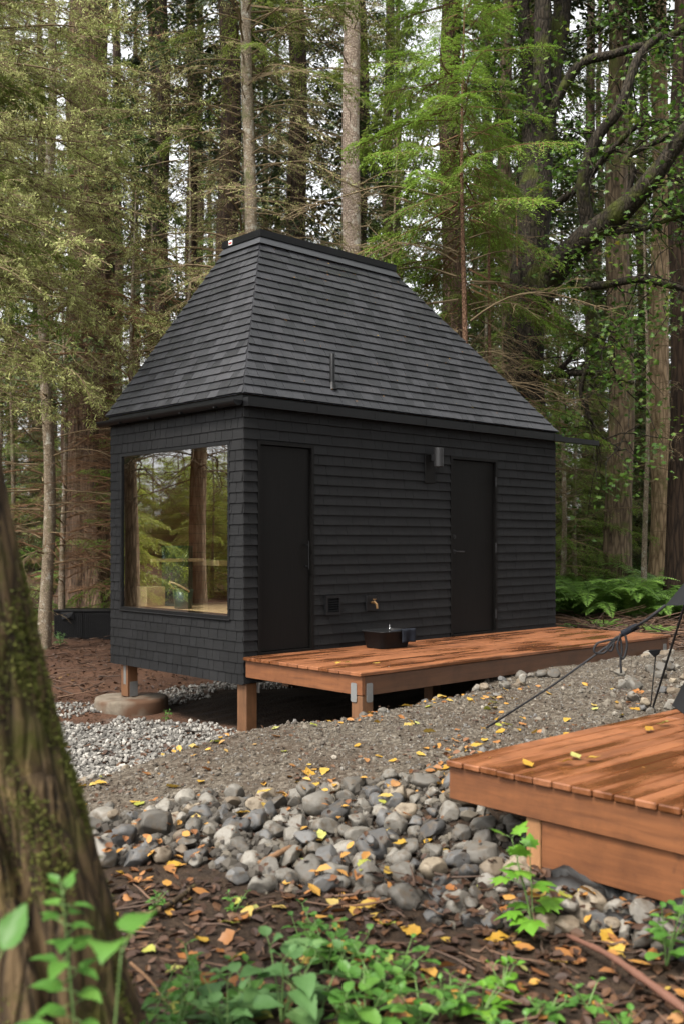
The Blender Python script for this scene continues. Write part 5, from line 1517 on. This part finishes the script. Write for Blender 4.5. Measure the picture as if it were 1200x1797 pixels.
# sticks one can tell apart
def stick(name, label, pts, r0, r1, mat):
    q = smooth_path(pts, 16); o0 = Vec(q[0]); mb = MB(); rr = np.linspace(r0, r1, 16) * (1 + .12 * np.sin(np.arange(16) * 2.1))
    mb.tube([Vec(a) - o0 for a in q], rr, 8); o = mb.obj(name, M[mat], None, True); o.location = o0; tag(o, label, 'stick')
def gp(px, py, lift=.0):
    d = (EYE - .19) * F / (py - HY)
    for _ in range(4): d = (EYE - hz(X(px, d), d) - lift) * F / (py - HY)
    return Vec((X(px, d), d, hz(X(px, d), d) + lift))
stick('stick', 'long pinkish brown stick slanting across the litter below the near deck', [gp(995, 1642, .04), gp(1060, 1672, .09), gp(1120, 1712, .10), gp(1215, 1782, .06)], .010, .018, 'pink_stick')
stick('stick', 'dark root like stick lying on the bare soil below the bank', [gp(245, 1612, .03), gp(290, 1592, .04), gp(320, 1572, .03), gp(342, 1555, .02)], .016, .010, 'mossy_bark')
stick('stick', 'short pale stick leaning among the lower bank rocks', [gp(455, 1520, .03), gp(480, 1507, .06), gp(510, 1492, .07)], .02, .014, 'brown_twig')
stick('stick', 'thin upright twig standing in the soil left of the middle', [gp(343, 1640, 0), gp(343, 1640, .05), gp(342, 1640, .11)], .005, .004, 'brown_twig')
stick('stick', 'curved thin twig between the nettle and the leafy seedling', [gp(230, 1690, .06), gp(265, 1722, .06), gp(300, 1770, .03)], .007, .005, 'brown_twig')
stick('stick', 'flat broken brown stick on the litter left of the lobed sapling', [gp(600, 1592, .02), gp(655, 1585, .03), gp(690, 1576, .03)], .008, .006, 'brown_twig')

# ------------------------------------------------------------------ leafy plants in front
def blade(mb, base, dirv, nrm, Ln, Wd, droop, shape='ovate', serr=.06, m=0, nu=15):
    dirv = np.array(dirv, float); dirv /= np.linalg.norm(dirv); nrm = np.array(nrm, float); nrm -= dirv * (nrm @ dirv); nrm /= np.linalg.norm(nrm) + 1e-9
    sd = np.cross(nrm, dirv); base = np.array(base, float)
    if shape == 'lobed':
        lob = [(0, 0), (.18, .02), (.42, -.02), (.34, .16), (.62, .34), (.44, .40), (.50, .60), (.26, .54), (.20, .70), (.12, .82), (0, 1.0)]
        out = lob + [(-x, y) for x, y in lob[-2:0:-1]]
        V = [base + dirv * (.42 * Ln) + nrm * .02 * Ln]
        for x, y in out: V.append(base + dirv * (y * Ln) + sd * (x * Wd) - nrm * (droop * Ln * (y ** 2 * .5 + x * x * .8)))
        n = len(out)
        mb.add(V, T=[(0, 1 + (i + 1) % n, 1 + i) for i in range(n)], m=m); return
    V = []
    for i in range(nu):
        u = i / (nu - 1)
        w = {'ovate': .5 * math.sin(math.pi * min(1, u ** .62)) ** .85 * (1 - .12 * u), 'round': .5 * math.sqrt(max(0, 1 - (2 * u - 1) ** 2))}[shape] * Wd
        w *= 1 + serr * (1 if i % 2 else -1) if 0 < i < nu - 1 else 1
        c = base + dirv * (u * Ln) - np.array([0, 0, 1.]) * droop * Ln * u * u
        wr = .015 * Ln * math.sin(u * 14)
        V += [c + sd * w + nrm * (w * .28 + wr), c + sd * w * .5 + nrm * (w * .08 - wr), c, c - sd * w * .5 + nrm * (w * .08 + wr), c - sd * w + nrm * (w * .28 - wr)]
    mb.add(V, Q=[(i * 5 + j, i * 5 + j + 1, i * 5 + j + 6, i * 5 + j + 5) for i in range(nu - 1) for j in range(4)], m=m)

def plant(name, label, px, py, d, h, nst, nl, leaf, wr, mat, shape='ovate', seed=0, spread=.5, whorl=2, cat='plant', group=None, droop=.25, top=1.0, tripl=False, u0=.22):
    """root seen at (px, py) d metres ahead; stems of height h with leaves"""
    rng = np.random.default_rng(seed); z = hz(X(px, d), d)
    r = thing(name, label, cat, (X(px, d), d, z), 0, group)
    st, lf = MB(), MB()
    for s in range(nst):
        az = rng.uniform(0, 6.28); ln = np.array([math.cos(az), math.sin(az), 0]) * spread * (rng.uniform(.3, 1) if nst > 1 else .15)
        hh = h * rng.uniform(.7, 1.05) if nst > 1 else h
        pts = np.array([[0, 0, 0], ln * .3 * hh + [0, 0, .4 * hh], ln * .7 * hh + [0, 0, .75 * hh], ln * hh + [0, 0, hh]]); q = smooth_path(pts, 14)
        st.tube(q, np.linspace(.0045, .0018, 14), 6)
        a0 = rng.uniform(0, 6.28)
        for k in range(nl):
            u = u0 + (1 - u0) * (k / max(1, nl - 1)); b = np.array([np.interp(u, np.linspace(0, 1, 14), q[:, c]) for c in range(3)])
            sz = leaf * (1.0 - .55 * (u ** 2) * top) * rng.uniform(.8, 1.15)
            for w in range(whorl):
                a = a0 + k * 1.57 + w * 2 * math.pi / whorl + rng.normal(0, .25); e = rng.uniform(-.1, .45) + .5 * (u > .95)
                dv = np.array([math.cos(a) * math.cos(e), math.sin(a) * math.cos(e), math.sin(e)]); pl = sz * rng.uniform(.25, .6)
                nr = np.array([-dv[0] * dv[2], -dv[1] * dv[2], 1]) + rng.normal(0, .18, 3)
                tip = b + dv * pl; st.tube([b, (b + tip) / 2 + [0, 0, .004], tip], .0016, 5)
                if tripl:
                    for da in (-.95, 0, .95):
                        d2 = np.array([math.cos(a + da) * math.cos(e), math.sin(a + da) * math.cos(e), math.sin(e) * .6]); blade(lf, tip, d2, nr, sz * (.9 if da else 1), sz * wr, droop, shape)
                else: blade(lf, tip, dv, nr, sz, sz * wr, droop * rng.uniform(.5, 1.5), shape)
    st.obj('stem', M['green_stem'], r, True); lf.obj('foliage', M[mat], r, shape != 'lobed')
    return r
plant('nettle', 'tall nettle like plant with opposite toothed leaves before the mossy trunk', 158, 1797, 2.45, .88, 1, 13, .10, .62, 'plant_leaf', seed=1, droop=.2, u0=.55)
plant('nettle', 'low broad leaf of a nettle shoot at the bottom before the mossy trunk', 168, 1797, 2.25, .80, 1, 1, .155, .72, 'plant_leaf', seed=3, droop=.75, whorl=2, top=.2, u0=.98)
plant('nettle', 'blurred leaf of a shoot poking in at the left picture edge', -12, 1797, 2.05, .80, 1, 2, .125, .62, 'plant_leaf', seed=8, droop=.15, top=.1, u0=.8)
plant('seedling', 'bushy pale green seedling with large pointed leaves in the middle of the litter', 495, 1780, 3.55, .27, 4, 3, .15, .72, 'pale_plant_leaf', 'ovate', seed=4, spread=.55, droop=.3)
plant('seedling', 'feathery green seedling between the nettle and the bushy one', 315, 1770, 3.5, .20, 5, 5, .055, .42, 'plant_leaf', seed=5, spread=.6)
plant('snowberry_shoot', 'sprig of small rounded leaves arching over the soil below the bank', 575, 1690, 4.05, .24, 4, 5, .058, .85, 'plant_leaf', 'round', seed=6, spread=.9, droop=.1)
plant('snowberry_shoot', 'second sprig of rounded leaves right of the bushy seedling', 660, 1740, 3.8, .17, 4, 4, .062, .85, 'plant_leaf', 'round', seed=7, spread=1.0, droop=.1)
plant('seedling', 'clump of yellow green pointed leaves in the litter below the rocks', 790, 1775, 3.6, .16, 5, 4, .065, .6, 'plant_leaf', seed=9, spread=.8)
plant('seedling', 'flat yellow green three leaved seedling right of the pointed clump', 880, 1715, 3.85, .11, 4, 2, .075, .75, 'lime_leaf', seed=10, spread=.9, tripl=False)
plant('maple_sapling', 'bright lime maple sapling with lobed leaves in front of the deck post', 935, 1640, 4.42, .42, 3, 3, .115, .95, 'lime_leaf', 'lobed', seed=12, spread=.26, droop=.45, top=.3)
plant('snowberry_shoot', 'rounded green plant by the tarp at the right picture edge', 1168, 1690, 4.05, .30, 3, 5, .075, .85, 'plant_leaf', 'round', seed=13, spread=.45, droop=.15)
plant('seedling', 'small green seedling at the foot of the bank left of the middle', 270, 1560, 4.75, .09, 3, 3, .045, .6, 'plant_leaf', seed=14, spread=.8)
plant('seedling', 'tiny pale seedling in the soil under the tan rocks', 412, 1570, 4.7, .10, 3, 3, .042, .6, 'plant_leaf', seed=15, spread=.7)
plant('seedling', 'drooping green clump at the lower edge right of the middle', 960, 1790, 3.62, .08, 5, 3, .06, .6, 'plant_leaf', seed=16, spread=1.1)
plant('seedling', 'small leafy clump at the bottom edge under the bushy seedling', 615, 1800, 3.5, .10, 5, 4, .05, .6, 'plant_leaf', seed=17, spread=1.1)
plant('seedling', 'grassy pale clump left of the feathery seedling', 400, 1800, 3.5, .12, 7, 4, .05, .35, 'pale_plant_leaf', seed=18, spread=1.2)
plant('weed', 'tiny green weed growing in the dark soil under the cabin deck', 505, 1225, 10.3, .12, 3, 3, .05, .6, 'plant_leaf', seed=19, spread=.7)
plant('weed', 'small weed beside the round footing under the cabin', 292, 1240, 11.2, .14, 4, 3, .05, .6, 'plant_leaf', seed=20, spread=.7)
plant('weed', 'pale grassy weed on the red soil by the storage boxes', 107, 1120, 18.2, .25, 6, 4, .10, .3, 'pale_plant_leaf', seed=21, spread=.8)

more = [(345, 1690, 3.75, .15, 4, 4, .06, .62, 'plant_leaf', 'spindly green shoot in the soil left of the bushy seedling'), (440, 1720, 3.7, .13, 5, 3, .065, .7, 'plant_leaf', 'low dark green sprig touching the bushy seedling'),
 (560, 1770, 3.6, .17, 4, 3, .085, .75, 'pale_plant_leaf', 'broad leaved pale sprig beside the bushy seedling'), (700, 1700, 3.95, .14, 4, 4, .055, .7, 'plant_leaf', 'dark sprig of small leaves between the rounded sprigs'),
 (740, 1790, 3.5, .15, 5, 4, .06, .6, 'plant_leaf', 'leafy tuft at the bottom edge below the pointed clump'), (845, 1780, 3.6, .12, 4, 3, .06, .75, 'lime_leaf', 'lime tuft at the bottom edge right of the pointed clump'),
 (250, 1740, 3.4, .20, 4, 4, .06, .6, 'plant_leaf', 'green weed leaning beside the nettle stem'), (530, 1640, 4.3, .14, 3, 4, .048, .85, 'plant_leaf', 'small rounded sprig right under the bank rocks'),
 (1100, 1790, 3.5, .10, 4, 3, .055, .7, 'plant_leaf', 'small weed beside the pinkish stick'), (1030, 1750, 3.7, .08, 4, 3, .05, .7, 'plant_leaf', 'tiny weed between the lobed sapling and the pinkish stick'),
 (400, 1760, 3.45, .19, 5, 4, .10, .72, 'pale_plant_leaf', 'large leaved pale weed left of the bushy seedling at the bottom'), (640, 1765, 3.5, .18, 5, 4, .085, .72, 'plant_leaf', 'full green weed between the two rounded sprigs at the bottom'),
 (300, 1800, 3.3, .16, 4, 3, .095, .6, 'plant_leaf', 'bushy weed at the bottom edge right of the nettles'), (880, 1800, 3.4, .11, 5, 4, .06, .65, 'plant_leaf', 'weed cut by the bottom edge below the three leaved seedling'),
 (610, 1665, 4.1, .16, 4, 4, .06, .8, 'plant_leaf', 'upright green shoot behind the first rounded sprig'), (215, 1800, 2.9, .22, 5, 4, .08, .6, 'plant_leaf', 'dense weed close behind the broad nettle leaf')]
for k, (px, py, d, h, ns, nl, lf, wr, mt, lab) in enumerate(more):
    plant('weed', lab, px, py, d, h * 1.15, max(2, ns - 1), max(2, nl - 1), lf * 1.4, wr, mt, 'round' if 'rounded sprig' in lab else 'ovate', seed=60 + k, spread=.9)
# needles and crumbs that the trees drop
def crumbs(name, n, fn, seed, smin, smax):
    rng = np.random.default_rng(seed); A = np.array([fn(rng) for _ in range(n)]); p, nr = A[:, 0], A[:, 1]
    dv = unit(np.cross(nr, rng.normal(0, 1, (n, 3)))); sd = np.cross(nr, dv); ln = rng.uniform(smin, smax, n)
    return kind(MB().quads(diamonds(p + nr * .004, dv, sd, ln, ln * rng.uniform(.12, .5, n))).obj(name, M['drift_leaf']), 'stuff')
def on_roof(rng):
    v = rng.uniform(.02, .95); s = rng.uniform(.0 + .99 * v, L - 2.18 * v); w = -.045 + 1.015 * v; z = Z_RB + (Z_RT - Z_RB) * v
    n = np.array([UY * .89, -UX * .89, .455]); p = np.array([P0.x + UX * s - UY * w, P0.y + UY * s + UX * w, z]) + n * .02
    return p, n
crumbs('roof_needles', 70, on_roof, 4, .01, .03)
def on_deck(rng):
    s = rng.uniform(.05, 5.2); m = rng.uniform(.05, 1.68); return np.array([P0.x + UX * s + UY * m, P0.y + UY * s - UX * m, DECK_Z]), np.array([0, 0, 1.])
crumbs('deck_needles', 190, on_deck, 5, .012, .045)
def on_deck2(rng):
    p = loc2(rng.uniform(.02, 3), -rng.uniform(.03, 2.6)); return np.array([p.x, p.y, DECK_Z]), np.array([0, 0, 1.])
crumbs('deck_needles', 150, on_deck2, 6, .01, .035)

# ------------------------------------------------------------------ sword ferns
def fern_mesh(name, seed, nfr, Lf):
    rng = np.random.default_rng(seed); mb = MB()
    for k in range(nfr):
        az = k * 2.39996 + rng.normal(0, .2); Ln = Lf * rng.uniform(.7, 1.1); e0 = rng.uniform(.75, 1.4); nP = 36
        t = np.linspace(0, 1, 30); ang = e0 - (e0 + rng.uniform(.2, .8)) * t ** 1.3
        x = np.cumsum(np.cos(ang)) * Ln / 30; z = np.cumsum(np.sin(ang)) * Ln / 30
        ca, sa = math.cos(az), math.sin(az); q = np.stack([x * ca, x * sa, z], 1)
        V, Q, _ = tube_arr(q[::3], np.linspace(.006, .002, 10), 3, False); mb.add(V, Q=Q, m=0)
        tp = np.linspace(.12, 1, nP); pos = np.stack([np.interp(tp, t, q[:, c]) for c in range(3)], 1)
        tg = unit(np.gradient(pos, axis=0)); sdv = np.array([-sa, ca, 0]); nr = unit(np.cross(tg, np.broadcast_to(sdv, tg.shape)))
        for sg in (1, -1):
            dv = unit(sdv * sg + tg * .35 - np.array([0, 0, .25]) + rng.normal(0, .08, (nP, 3))); ln = Ln * .17 * np.sin(np.pi * np.clip(tp, 0, 1) ** .62) ** .8 + .012
            mb.quads(diamonds(pos, dv, unit(np.cross(dv, nr)) , ln, np.full(nP, Ln * .020)), 1)
    return mb.mesh(name, [M['green_stem'], M['fern_leaf']])
FERN = [fern_mesh('foliage', 300 + k, 17, 1.0) for k in range(4)]
rngp = np.random.default_rng(71)
def fern(px, d, sc, label, group=None):
    x = X(px, d); f = thing('sword_fern', label, 'fern', (x, d, hz(x, d) - .02), rngp.uniform(0, 6.28), group); f.scale = (sc,) * 3
    link('foliage', FERN[rngp.integers(4)], f)
fr = [(985, 18.0), (1012, 17.6), (1045, 17.4), (1078, 17.2), (1112, 17.0), (1146, 16.9), (1180, 17.3), (1212, 17.2), (1000, 19.0), (1035, 18.8), (1125, 18.4), (1160, 18.6), (1195, 18.9), (1060, 19.0), (1020, 20.2), (985, 20.5), (1130, 20.0), (1175, 20.2), (1225, 18.6)]
for px, d in fr: fern(px + rngp.normal(0, 6), d, rngp.uniform(1.3, 1.75), 'sword fern in the green fern bank right of the cabin', 'ferns of the fern bank')
fern(1062, 15.6, .42, 'small sword fern on the twiggy ground before the fern bank')
fern(1150, 14.6, .40, 'small sword fern on the bare ground near the tent fly tip')
fern(1003, 15.4, .35, 'little sword fern close to the cabin corner')
fern(135, 20.2, .75, 'sword fern standing behind the left storage box')
fern(178, 20.0, .95, 'large arching sword fern behind the right storage box')
fern(215, 21.5, .8, 'sword fern mostly hidden by the cabin corner')
fern(100, 22.5, .7, 'sword fern at the foot of the huge cedar, half in shade')
for k in range(40):
    d = rngp.uniform(20, 34); px = rngp.uniform(960, 1260) if k % 3 else rngp.uniform(-40, 200)
    fern(px, d, rngp.uniform(.7, 1.3), 'dim sword fern far back under the trees', 'dim ferns under the far trees')
